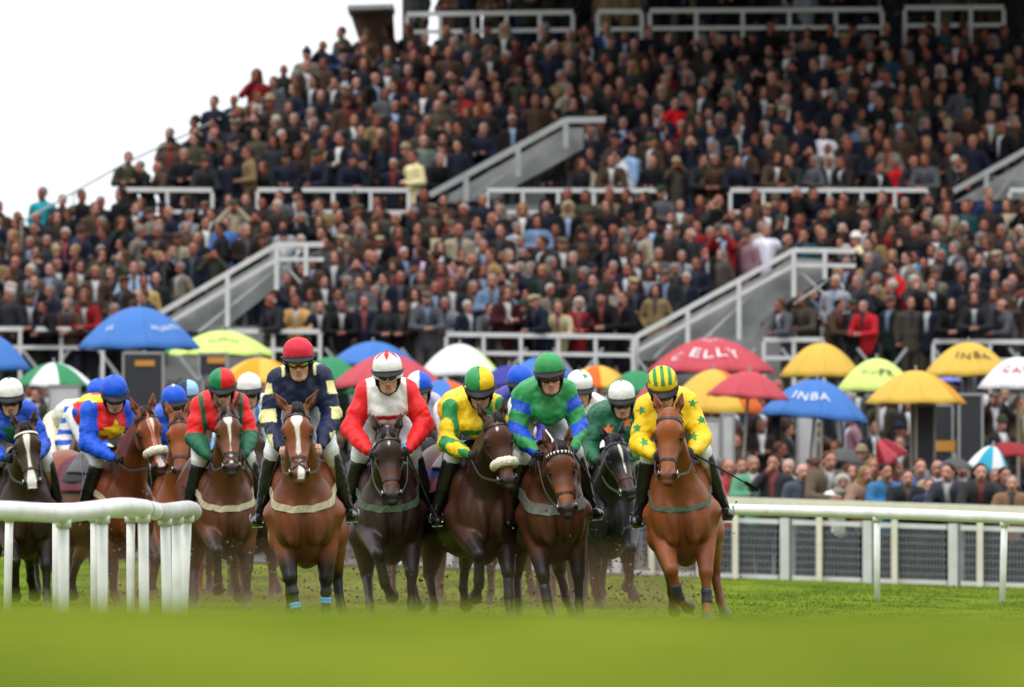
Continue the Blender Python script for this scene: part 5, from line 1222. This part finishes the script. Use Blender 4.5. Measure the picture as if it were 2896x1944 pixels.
for i, (D, z) in enumerate(LOW):
    px = -30 + r.uniform(0, 30) if i < 8 else 120
    while px < 2935:
        Dp = D + (.30 if i else -.12) + r.uniform(-.22, .22)
        x = pxX(px, Dp); hx, hy_ = proj(x, Dp, z + 1.62)
        if not any(inpoly(hx, hy_, P) for P in CLEARL) and not (i < 5 and any(inpoly(hx, hy_ + 70, P) for P in CLEARL)) and r.random() > .04:
            lim = 610 - max(0, px - 20) * .10
            if hy_ > lim - 55: crowd.append((x, Dp, z, i, 'low', px))
        px += r.uniform(44, 68)
for i, (D, z) in enumerate(UP):
    px = up_left(i) + r.uniform(15, 45)
    while px < 2935:
        Dp = D + (.30 if i else .0) + r.uniform(-.14, .14)
        x = pxX(px, Dp); hx, hy_ = proj(x, Dp, z + 1.62)
        if not any(inpoly(hx, hy_, P) for P in CLEARU) and not (i < 4 and any(inpoly(hx, hy_ + 60, P) for P in CLEARU)) and r.random() > .05: crowd.append((x, Dp, z, i, 'up', px))
        px += r.uniform(45, 70)
for Dg, px in [(DB + .5, 1180 + k * 74 + r.uniform(-18, 18)) for k in range(24)] + [(DB + 2.2, 1390 + k * 62 + r.uniform(-18, 18)) for k in range(25)]:
    crowd.append((pxX(px, Dg), Dg, zb - .04, 20, 'up', px))
# special spectators: (px, tier, row) -> look
special = {('low', 0): {}, }
def near_px(tier, row, px):
    c = [k for k, p in enumerate(crowd) if p[4] == tier and p[3] == row]; return min(c, key=lambda k: abs(crowd[k][5] - px)) if c else None
looks = {}
for tier, row, px, cname, chex, hk in (('up', 3, 1930, 'red', '#d0141c', 'short'), ('up', 4, 1905, 'red', '#d8181e', 'short'), ('up', 7, 1880, 'maroon', '#5a0e18', 'cap'), ('up', 0, 2505, 'red', '#a8141c', 'short'), ('up', 0, 1770, 'white', '#c8c8cc', 'short'),
        ('up', 1, 1775, 'light blue', '#9cc0e6', 'short'), ('up', 0, 1190, 'cream', '#cfc294', 'short'), ('up', 1, 1190, 'grey green', '#58665a', 'bald'), ('up', 2, 2330, 'white', '#d8d4dc', 'short'), ('up', 5, 1350, 'brown', '#6a3216', 'short'), ('up', 5, 1300, 'red', '#94121c', 'short'),
        ('low', 8, 105, 'teal', '#178088', 'short'), ('low', 5, 2450, 'cream', '#d4c49a', 'brimmed'), ('low', 4, 2600, 'blue', '#2f7aa8', 'short'), ('low', 2, 2530, 'red', '#b4161c', 'short'), ('low', 5, 2180, 'white', '#d0ccd8', 'short'), ('low', 1, 500, 'camel', '#a98a55', 'short'), ('low', 3, 400, 'light blue', '#a8c4d8', 'short'),
        ('low', 2, 360, 'pale blue', '#9ab8d4', 'short'), ('low', 0, 1250, 'grey', '#6c6e74', 'short'), ('low', 0, 1600, 'beige', '#a59878', 'bald'), ('low', 0, 820, 'camel', '#b89058', 'short'), ('low', 3, 1380, 'camel', '#8a6c44', 'short'), ('low', 6, 640, 'blue', '#3c64a0', 'short'), ('low', 0, 2440, 'red', '#a81c24', 'short'), ('low', 4, 1215, 'pink', '#c0a0bc', 'long')):
    k = near_px(tier, row, px)
    if k is not None: looks[k] = (cname, chex, hk)
order = sorted(range(len(crowd)), key=lambda k: (crowd[k][4] != 'low', crowd[k][3], crowd[k][5]))
INDIV = 232
ind = [k for k in order if crowd[k][4] == 'low'][:INDIV]; indset = set(ind)
cnt = {}
stuff = {'v': [], 'f': [], 'c': []}; off = 0
ROWN = ['in front row just behind the foot railing', 'one step up from the foot railing', 'two steps up from the foot railing', 'three steps up from the foot railing', 'four steps up from the foot railing', 'five steps up from the foot railing', 'six steps up from the foot railing']
SHIRT = [lin('#c8c8c4'), lin('#8fa4c4'), lin('#b8b8bc'), lin('#6a2020'), lin('#16161a')]
for k in order:
    x, D, z, row, tier, px = crowd[k]; d = choose(r, .3 if tier == 'low' else .65)
    if row == 0 and r.random() < .6: d['pose'] = 'lean'
    if k in looks: d['coat'] = looks[k][:2]; d['hk'] = looks[k][2]; d['hc'] = ('white', '#d8d4cc') if looks[k][2] == 'brimmed' else d['hc']
    face = r.gauss(-.25, .6); s_ = r.uniform(.90, 1.06)
    if k in indset:
        cnt[row] = cnt.get(row, 0) + 1
        hn_ = HNAME[d['hk']].format(d['hc'][0])
        lab = 'person in %s coat, %s, %s from left, %s' % (d['coat'][0], hn_, ordw(cnt[row]), ROWN[row])
        w = lab.replace(',', '').split()
        if len(w) > 16: lab = 'person in %s coat, %s from left, %s' % (d['coat'][0], ordw(cnt[row]), ROWN[row])
        put_person(x, D, z, face, d, lab, 'spectators standing in the lower stand', s_, 1.0)
        continue
    T = TPL[(d['pose'], d['fem'])]; ca, sa = math.cos(R(-90) + face), math.sin(R(-90) + face)
    sh = np.array(r.choice(SHIRT)) if r.random() < .28 else np.array(lin(d['coat'][1])) * 1.3
    for (v, f, c), base, shirt in ((T['body'], lin(d['skin']), None), (T['coat'], lin(d['coat'][1]), 1), (T['trousers'], lin(d['trou']), None), (T['hair'][d['hk']], lin(d['hc'][1]), None)):
        c = np.ones((len(v), 3)) * np.array(base) * (c if shirt is None else 1) if shirt is None else np.array(base) * (1 - c[:, None]) + sh * c[:, None]
        w = v * s_; stuff['v'].append(np.stack([w[:, 0] * ca - w[:, 1] * sa + x, w[:, 0] * sa + w[:, 1] * ca + D, w[:, 2] + z], 1).astype(np.float32)); stuff['f'].append((f + off).astype(np.int32)); stuff['c'].append(c.astype(np.float32)); off += len(v)
M_crowd = mat('crowd_cloth_and_skin', src='attr', rough=.8, spec=.2)
co = link('crowd', new_mesh('crowd', np.concatenate(stuff['v']), np.concatenate(stuff['f']), [M_crowd], cols=np.concatenate(stuff['c'])), kind='stuff'); co['label'] = 'packed spectators on the higher terraces'
print('crowd', len(crowd), 'individual', len(ind), 'verts', off, round(time.time() - T0, 1))

# ---- spectators along the fence at the right, described from the photograph
FG = 'spectators leaning behind the white crowd fence'
front = [  # px, head top py, scale, coat, hair kind, hair colour, pose, facing
    (2062, 1300, 'red', '#8a1f24', 'bald', 'grey', 'folded', 0, 'bald person in red top beside the mounted whip'), (2128, 1290, 'green', '#3c6a50', 'short', 'grey', 'folded', .2, 'person in green jacket with grey hair, arms folded at the fence'),
    (2190, 1286, 'black', '#1c1a1c', 'short', 'dark brown', 'onehand', -.3, 'person in black coat holding hands to face at the fence'), (2268, 1312, 'grey', '#30343c', 'bald', 'white', 'down', .3, 'bald person in dark suit and pale blue shirt turned sideways'),
    (2330, 1278, 'brown', '#43372a', 'short', 'brown', 'lean', .3, 'tall person in brown jacket leaning on the white fence'), (2378, 1345, 'white', '#c9c3b4', 'hood', 'white', 'lean', .1, 'child in fluffy white hooded coat at the fence'),
    (2432, 1320, 'brown', '#6a5243', 'long', 'blond', 'lean', .4, 'person with blond hair just right of the white hooded child'), (2502, 1312, 'blue', '#1f4a6a', 'short', 'black', 'folded', .5, 'person in blue jacket with folded arms looking away'),
    (2562, 1330, 'black', '#121418', 'short', 'brown', 'lean', .1, 'person in black jacket between the blue jacket and the boy'), (2628, 1352, 'navy', '#141a2c', 'short', 'brown', 'card', 0, 'boy in navy jacket holding a white card'),
    (2700, 1312, 'black and grey', '#20222a', 'short', 'dark brown', 'lean', -.4, 'person in dark jacket with pale sleeves leaning right at the fence'), (2768, 1312, 'charcoal', '#1c1c1e', 'short', 'black', 'lean', .1, 'heavy person in charcoal jumper leaning on the fence'),
    (2862, 1345, 'brown', '#5a4030', 'short', 'grey', 'folded', -.1, 'person in brown coat with folded arms, last at the fence')]
second = [(2095, 1296, 'grey', '#50504c', 'short', 'brown', 'down', .2, 'person in grey coat behind the red topped spectator'), (2230, 1300, 'stone', '#807868', 'short', 'white', 'down', -.2, 'person in stone coat peering between the black coat and the bald head'),
    (2300, 1296, 'navy', '#17203a', 'cap', 'brown', 'down', .1, 'person in flat cap behind the tall brown jacket'), (2404, 1312, 'cream', '#a89c84', 'long', 'brown', 'down', .3, 'person in cream coat behind the white hooded child'),
    (2535, 1302, 'pink', '#a07870', 'bald', 'grey', 'down', 0, 'balding person in pinkish top behind the blue jacket'), (2600, 1298, 'blue', '#2c3c60', 'short', 'brown', 'down', .2, 'person in blue shirt behind the boy'),
    (2652, 1302, 'tan', '#7c684c', 'bald', 'grey', 'down', -.1, 'balding person in tan coat behind the dark jacket with pale sleeves'), (2720, 1300, 'black', '#141416', 'short', 'black', 'down', .1, 'dark haired person in black behind the charcoal jumper'),
    (2816, 1326, 'maroon', '#4a1a20', 'short', 'grey', 'down', 0, 'person in maroon top next to the brown folded arms coat'), (2840, 1322, 'black', '#101014', 'short', 'black', 'down', .3, 'person in black beside the maroon top'), (2470, 1296, 'camel', '#8f7448', 'long', 'blond', 'down', 0, 'fair haired person in camel coat behind the fence group')]
HC = {h[0]: h for h in HAIRC}
for lst, s0 in ((front, 200), (second, 194)):
    for px, py, cn, ch, hk, hc, pose, face, lab in lst:
        s = s0 + (px - 2050) * .008; D = FP / s; ztop = CZ - (py - HY) / s; zg = float(conc(D)) + .03 + float(ctilt(pxX(px, D), D))
        full = 1.76 if pose != 'lean' else 1.70; sc2 = (ztop - zg) / full
        d = dict(fem=hk == 'long', coat=(cn, '#%02x%02x%02x' % tuple(min(255, int(int(ch[q:q + 2], 16) * 1.25 + 12)) for q in (1, 3, 5))), hk=hk, hc=(hc, HC[hc][1]), pose=pose, skin=r.choice(['#b98370', '#c08c7a', '#ad7663']), trou='#22232a')
        put_person(pxX(px, D), D + (.25 if pose == 'lean' else 0), zg, face, d, lab, FG, sc2, 1.14)
# ---- people of the betting ring between the fence and the stand, behind the field
RGp = 'racegoers standing in the betting ring'
# sidebars: rows at chosen depths
PL = ['behind the running horses', 'below the stand railing', 'among the bookmakers']
used = set(); n_ring = 0
ring = []
for D, step, lo, hi in ((127, 60, -20, 2040), (135, 85, -20, 2900), (139, 75, -20, 2900), (142, 70, 0, 2900), (144.5, 62, 0, 2900)):
    px = lo + r.uniform(0, 40)
    while px < hi: ring.append((px, D + r.uniform(-.6, .6))); px += step * r.uniform(.7, 1.5)
for q_, (px, D) in enumerate(sorted(ring)):
    if n_ring >= 62: break
ring = sorted(ring, key=lambda t: t[1])
ringind = sorted([t for t in ring if t[1] < 137], key=lambda t: -t[0])[:38]; extra = [t for t in ring if t not in ringind]
seen = set()
for px, D in ringind:
    d = choose(r, .3); z = float(conc(D)) + .03 + float(ctilt(pxX(px, D), D)); s_ = r.uniform(.93, 1.04)
    wh = 'just behind the fence' if D < 132 else 'in the middle of the betting ring' if D < 141 else 'against the stand front'
    lab = 'person in %s coat with %s %s, %s from right' % (d['coat'][0], HNAME[d['hk']].format(d['hc'][0]), wh, ordw(ringind.index((px, D)) + 1))
    if len(lab.replace(',', '').split()) > 16: lab = 'person in %s coat %s, %s from right' % (d['coat'][0], wh, ordw(ringind.index((px, D)) + 1))
    put_person(pxX(px, D), D, z, r.gauss(0, .8), d, lab, RGp, s_)
sv, sf, scl, off = [], [], [], 0
for px, D in extra:
    d = choose(r, .3); z = float(conc(D)) + .03 + float(ctilt(pxX(px, D), D)); s_ = r.uniform(.93, 1.04); T = TPL[(d['pose'], d['fem'])]; a = R(-90) + r.gauss(0, .8); ca, sa = math.cos(a), math.sin(a); x = pxX(px, D)
    for (v, f, c), base, shirt in ((T['body'], lin(d['skin']), None), (T['coat'], lin(d['coat'][1]), 1), (T['trousers'], lin(d['trou']), None), (T['hair'][d['hk']], lin(d['hc'][1]), None)):
        c = np.ones((len(v), 3)) * np.array(base) * c if shirt is None else np.tile(np.array(base), (len(v), 1)) * (1 - c[:, None]) + .55 * c[:, None]
        w = v * s_; sv.append(np.stack([w[:, 0] * ca - w[:, 1] * sa + x, w[:, 0] * sa + w[:, 1] * ca + D, w[:, 2] + z], 1)); sf.append(f + off); scl.append(c); off += len(v)
co = link('crowd', new_mesh('crowd', np.concatenate(sv), np.concatenate(sf), [M_crowd], cols=np.concatenate(scl)), kind='stuff'); co['label'] = 'racegoers glimpsed behind the galloping field'
print('people', round(time.time() - T0, 1))
# ------------------------------------------------------------------ umbrellas, bookmakers' pitches
UC = dict(blue='#4478c0', dblue='#1746b8', red='#c04a54', dred='#8e1420', yellow='#dcb44a', gold='#d89a18', lime='#d4e880', white='#e4e4e4', green='#348a5a', dgreen='#156038', orange='#d8641a', purple='#3c3a96', grey='#50524f', turq='#2fa0bc', lilac='#7c78c8')
UM = {}
def um(c):
    if c not in UM: UM[c] = mat('umbrella_' + c, lin(UC[c]), rough=.7, spec=.3, noise=.05, nscale=3, transl=.22)
    return UM[c]
M_pole = mat('umbrella_pole', (.30, .25, .18), rough=.5)
M_steelp = mat('grey_pole', (.28, .28, .27), rough=.5)
UG = 'umbrellas in the betting ring'
def umbrella(px, top, half, bot, s, cols, label, text=None, tilt=0, rot=0, lift=0, pole=True, pitch=0, rib=8):
    """px, top: crown in the photograph; half: half width, bot: hem row, all in picture pixels"""
    Rr = half / s; h = (bot - top) / s; c0 = at(px, top, s); g_ = float(conc(FP / s)); nseg = rib * 5; nr = 9
    root = bpy.data.objects.new('umbrella', None); col.objects.link(root); root.location = (c0.x, c0.y, g_); root['label'] = label; root['category'] = 'umbrella'; root['group'] = UG
    T = Matrix.Translation((0, 0, c0.z - g_)) @ Matrix.Rotation(R(tilt), 4, 'Y') @ Matrix.Rotation(R(pitch), 4, 'X')
    def surf(rr, a, o=0):
        k = abs(((a - rot) * rib / (2 * math.pi) + 1e-9) % 1 - .5) * 2       # 1 at ribs, 0 mid panel
        r_ = rr * (1 - .072 * (1 - k * k) * rr ** 2); z = -h * (1 - math.cos(min(rr, 1) * 1.15)) / (1 - math.cos(1.15)) - .12 * Rr * (1 - k ** .8) * rr * (1.25 - rr)
        return Vector((math.cos(a) * r_ * Rr, math.sin(a) * r_ * Rr, z + o))
    vs, fs, mi = [], [], []; names = []
    for cn in cols:
        if cn not in names: names.append(cn)
    m_ = 6   # each panel has its own edge vertices, so the seams over the ribs stay crisp
    for p_ in range(rib):
        base = len(vs)
        for i in range(nr + 1):
            for k in range(m_ + 1): vs.append(T @ surf(max(i / nr, .02), 2 * math.pi * (p_ + k / m_) / rib + rot))
        for i in range(nr):
            for k in range(m_):
                j = base + i * (m_ + 1) + k; fs.append((j, j + m_ + 1, j + m_ + 2, j + 1)); mi.append(names.index(cols[p_ % len(cols)]))
    cn = link('canopy', new_mesh('canopy', vs, fs, [um(c) for c in names], mi=mi), root); md = cn.modifiers.new('thickness', 'SOLIDIFY'); md.thickness = .006
    tip = T @ Vector((0, 0, 0)); b = MB(); b.tube([T @ Vector((0, 0, -.01)), T @ Vector((0, 0, .07))], .018, 8); b.build('finial', M_steelp, root)
    if pole:
        b = MB(); base = Vector((tip.x + (T @ Vector((0, 0, -1)) - tip).x * (c0.z - g_), 0, 0)); b.tube([tip, T @ Vector((0, 0, -.85)) if abs(tilt) >= 8 else base], .016 if abs(tilt) >= 8 else .022, 8); b.build('pole', M_pole, root)
    b = MB()
    for k in range(rib): b.tube([T @ surf(t_, 2 * math.pi * k / rib + rot, -.012) for t_ in np.linspace(.05, .98, 8)], .006, 4)
    b.build('rib_frame', M_steelp, root)
    for (st_, a, fr, size, cc, bold) in (text or []):
        cu = bpy.data.curves.new('lettering', 'FONT'); cu.body = st_; cu.size = size / s; cu.space_character = 1.2; cu.align_x = 'CENTER'; cu.align_y = 'CENTER'; cu.offset = bold * .15 / s
        to = bpy.data.objects.new('lettering', cu); col.objects.link(to); dg = bpy.context.evaluated_depsgraph_get(); me = bpy.data.meshes.new_from_object(to.evaluated_get(dg)); bpy.data.objects.remove(to)
        import bmesh
        bm = bmesh.new(); bm.from_mesh(me); bmesh.ops.triangulate(bm, faces=bm.faces); bmesh.ops.subdivide_edges(bm, edges=[e for e in bm.edges if e.calc_length() > .12], cuts=2)
        # wrap: text x runs round the canopy, text y runs from hem to crown; a is the direction (degrees, -90 faces the camera)
        for v in bm.verts:
            x, y = v.co.x, v.co.y; rr0 = fr - y / math.hypot(Rr, h) * .95; aa = R(a) + x / (Rr * max(fr, .25)); v.co = T @ (surf(max(rr0, .03), aa) + Vector((math.cos(aa) * .012, math.sin(aa) * .012, .016)))
        bm.to_mesh(me); bm.free(); me.materials.clear(); me.materials.append(um(cc) if cc in UC else M_black_print); link('lettering', me, root)
    return root
M_black_print = mat('black_print', (.02, .02, .025), rough=.8)
U = umbrella
U(-32, 945, 122, 1046, 185, ['blue', 'blue'], 'blue umbrella cut by the frame beside the green and white umbrella')
U(393, 868, 178, 985, 178, ['blue', 'blue'], 'large blue umbrella with white lettering, highest at left', [('HUNTER', -45, .70, 26, 'white', 1), ('RS', -128, .72, 24, 'white', 1)], rot=.2, tilt=0, pitch=0)
U(152, 1026, 118, 1092, 182, ['green', 'white', 'green', 'white', 'green', 'white', 'green', 'white'], 'green and white panelled umbrella behind the blue and red rider', rot=.2)
U(628, 935, 152, 1004, 172, ['lime', 'lime'], 'pale lime umbrella with faint lettering above the white cap', [('ladbet', -85, .60, 30, 'dgreen', 0)], rot=.1)
U(520, 968, 60, 1000, 168, ['green', 'lime'], 'small green umbrella tucked behind the large blue one', pole=False)
U(735, 1012, 130, 1085, 188, ['yellow', 'gold'], 'yellow umbrella behind the navy rider')
U(935, 1010, 105, 1085, 176, ['green', 'green'], 'green umbrella left of the plain red one', rot=.2)
U(1055, 966, 128, 1030, 170, ['blue', 'blue'], 'blue umbrella behind the red one above the red-sleeved rider')
U(1098, 1002, 166, 1094, 182, ['red', 'red'], 'plain red umbrella behind the red-sleeved rider', rot=.15)
U(1098, 1060, 160, 1112, 176, ['green', 'dgreen'], 'green umbrella showing below the plain red one', pole=False)
U(1300, 973, 128, 1062, 176, ['lime', 'lime', 'white', 'white', 'white', 'white'], 'lime and white umbrella above the yellow and green rider', rot=-.6, rib=6)
U(1255, 1074, 120, 1140, 184, ['blue', 'blue', 'orange', 'blue'], 'blue and orange umbrella right of the plain red one', rot=.3)
U(1440, 1034, 92, 1090, 178, ['purple', 'purple'], 'purple umbrella left of the blue-capped rider')
U(1530, 1010, 108, 1070, 174, ['blue', 'blue'], 'blue umbrella behind the green-capped rider', rot=.2)
U(1690, 1034, 108, 1098, 182, ['yellow', 'orange', 'yellow', 'gold'], 'yellow and orange umbrella above the starred cap', rot=.1)
U(1800, 1048, 92, 1110, 186, ['green', 'green'], 'green umbrella above the orange-tipped cap')
U(1868, 1075, 82, 1140, 190, ['red', 'red'], 'red umbrella just left of the striped cap', rot=.1)
U(2012, 955, 192, 1052, 174, ['red', 'red'], 'large red umbrella lettered ELLY above the chestnut horse', [('ELLY', -86, .66, 62, 'white', 3), ('BARRY', -95, .28, 22, 'white', 0), ('C', -138, .72, 50, 'white', 3)], rot=.25)
U(2020, 1045, 150, 1168, 188, ['yellow', 'yellow', 'orange', 'orange', 'yellow', 'yellow', 'yellow', 'orange'], 'yellow and orange umbrella tilted behind the yellow rider', rot=-.2)
U(2120, 1050, 122, 1124, 194, ['red', 'red'], 'small red umbrella in front of the lettered red one', rot=.5, tilt=4)
U(2322, 970, 120, 1064, 176, ['yellow', 'yellow'], 'plain yellow umbrella right of the lettered red one', rot=.1)
U(2312, 1074, 158, 1182, 192, ['blue', 'blue'], 'blue umbrella with INBA in white', [('INBA', -100, .66, 42, 'white', 2)], rot=.1, tilt=5)
U(2480, 1014, 120, 1105, 182, ['lime', 'lime'], 'pale lime umbrella lettered PR beside the blue one', [('PR', -72, .66, 38, 'black', 2), ('oral', -108, .62, 24, 'dgreen', 0)], rot=.2)
U(2740, 968, 136, 1062, 180, ['yellow', 'yellow'], 'yellow umbrella with INBA in black, high at right', [('INBA', -84, .62, 40, 'black', 1)], rot=.25)
U(2590, 1048, 146, 1140, 190, ['yellow', 'yellow', 'yellow', 'yellow', 'yellow', 'yellow', 'yellow', 'gold'], 'yellow umbrella with a darker right panel, lower right', rot=.1)
U(2880, 1010, 124, 1098, 186, ['white', 'white'], 'white umbrella lettered in red at the frame edge', [('CAR', -98, .62, 38, 'red', 2)], rot=.3)
U(2660, 1062, 60, 1078, 176, ['lilac', 'lilac'], 'lilac umbrella glimpsed between the yellow ones', pole=False)
U(2485, 1245, 52, 1318, 198, ['dred', 'red'], 'half furled red umbrella held behind the fence', rot=.3, tilt=-35)
U(2390, 1268, 60, 1306, 196, ['grey', 'grey'], 'grey umbrella among the people behind the fence', tilt=8)
U(2808, 1262, 66, 1335, 199, ['turq', 'white', 'turq', 'white'], 'turquoise and white umbrella above the charcoal jumper', rot=.9, tilt=12)
U(2850, 1250, 96, 1288, 193, ['dred', 'dred'], 'dark red umbrella at the right frame edge', rot=.2)
U(2700, 1295, 55, 1325, 200, ['grey', 'grey'], 'dark grey umbrella behind the blue shirted spectator', pole=False)
# bookmakers' boards
M_board = mat('board_black', (.022, .023, .028), rough=.5)
M_led = mat('amber_display', (.5, .22, .03), rough=.5, emit=.06)
M_wboard = mat('white_board', (.50, .50, .49), rough=.7, noise=.08)
def pitch_board(px, top, bot, w, s, label, led=None, white=False, rows=False):
    c0 = at(px, top, s); g_ = float(conc(FP / s)); root = bpy.data.objects.new('bookmaker_board', None); col.objects.link(root); root.location = (c0.x, c0.y, g_); root['label'] = label; root['category'] = 'betting board'; root['group'] = "bookmakers' boards"
    W = w / s; z1 = c0.z - g_; z0 = z1 - (bot - top) / s; b = MB(); b.box((0, 0, (z0 + z1) / 2), (W, .10, z1 - z0)); b.build('board', M_wboard if white else M_board, root)
    b = MB()
    for sx in (-1, 1): b.box((sx * (W / 2 + .02), 0, (z0 + z1) / 2), (.035, .13, z1 - z0 + .02))
    b.box((0, 0, z1 + .02), (W + .07, .13, .04)); b.build('board_frame', M_steelp, root)
    for sx in (-1, 1): b = MB(); b.tube([(sx * W * .38, .03, z0), (sx * W * .42, .03, 0)], .025, 8); b.build('leg', M_steelp, root)
    if led: b = MB(); b.box((led[0] / s, -.058, z1 - led[1] / s), (led[2] / s, .02, led[3] / s)); b.build('display', M_led, root)
    if rows:
        b = MB(); rr = random.Random(int(px))
        for k in range(6): b.box((-W * .08 + rr.uniform(-.03, .03), -.056, z1 - (.2 + .11 * k)), (W * .55, .008, .022))
        b.build('price_rows', M_gpaint, root)
    return root
pitch_board(405, 1003, 1150, 105, 184, 'black betting board with amber display under the large blue umbrella', (5, 25, 55, 16))
pitch_board(182, 1096, 1230, 78, 184, 'white board under the green and white umbrella', white=True)
pitch_board(602, 1005, 1060, 70, 182, 'dark board with orange panel behind the quartered cap', (10, 14, 50, 18))
for px, top, w in ((2010, 1190, 44), (2058, 1175, 26), (2282, 1175, 46)):
    pitch_board(px, top, 1330, w, 190, {2010: 'narrow white board under the tilted orange umbrella', 2058: 'narrow white board left of the blue umbrella', 2282: 'white board under the blue umbrella'}[px], white=True)
pitch_board(2610, 1150, 1330, 58, 189, 'tall dark board under the yellow umbrella')
pitch_board(2660, 1150, 1350, 60, 186, 'dark board with yellow sign near the white umbrella', (12, 112, 58, 30))
pitch_board(2745, 1120, 1330, 58, 187, 'tall dark board left of the white umbrella pole')
print('umbrellas', round(time.time() - T0, 1))
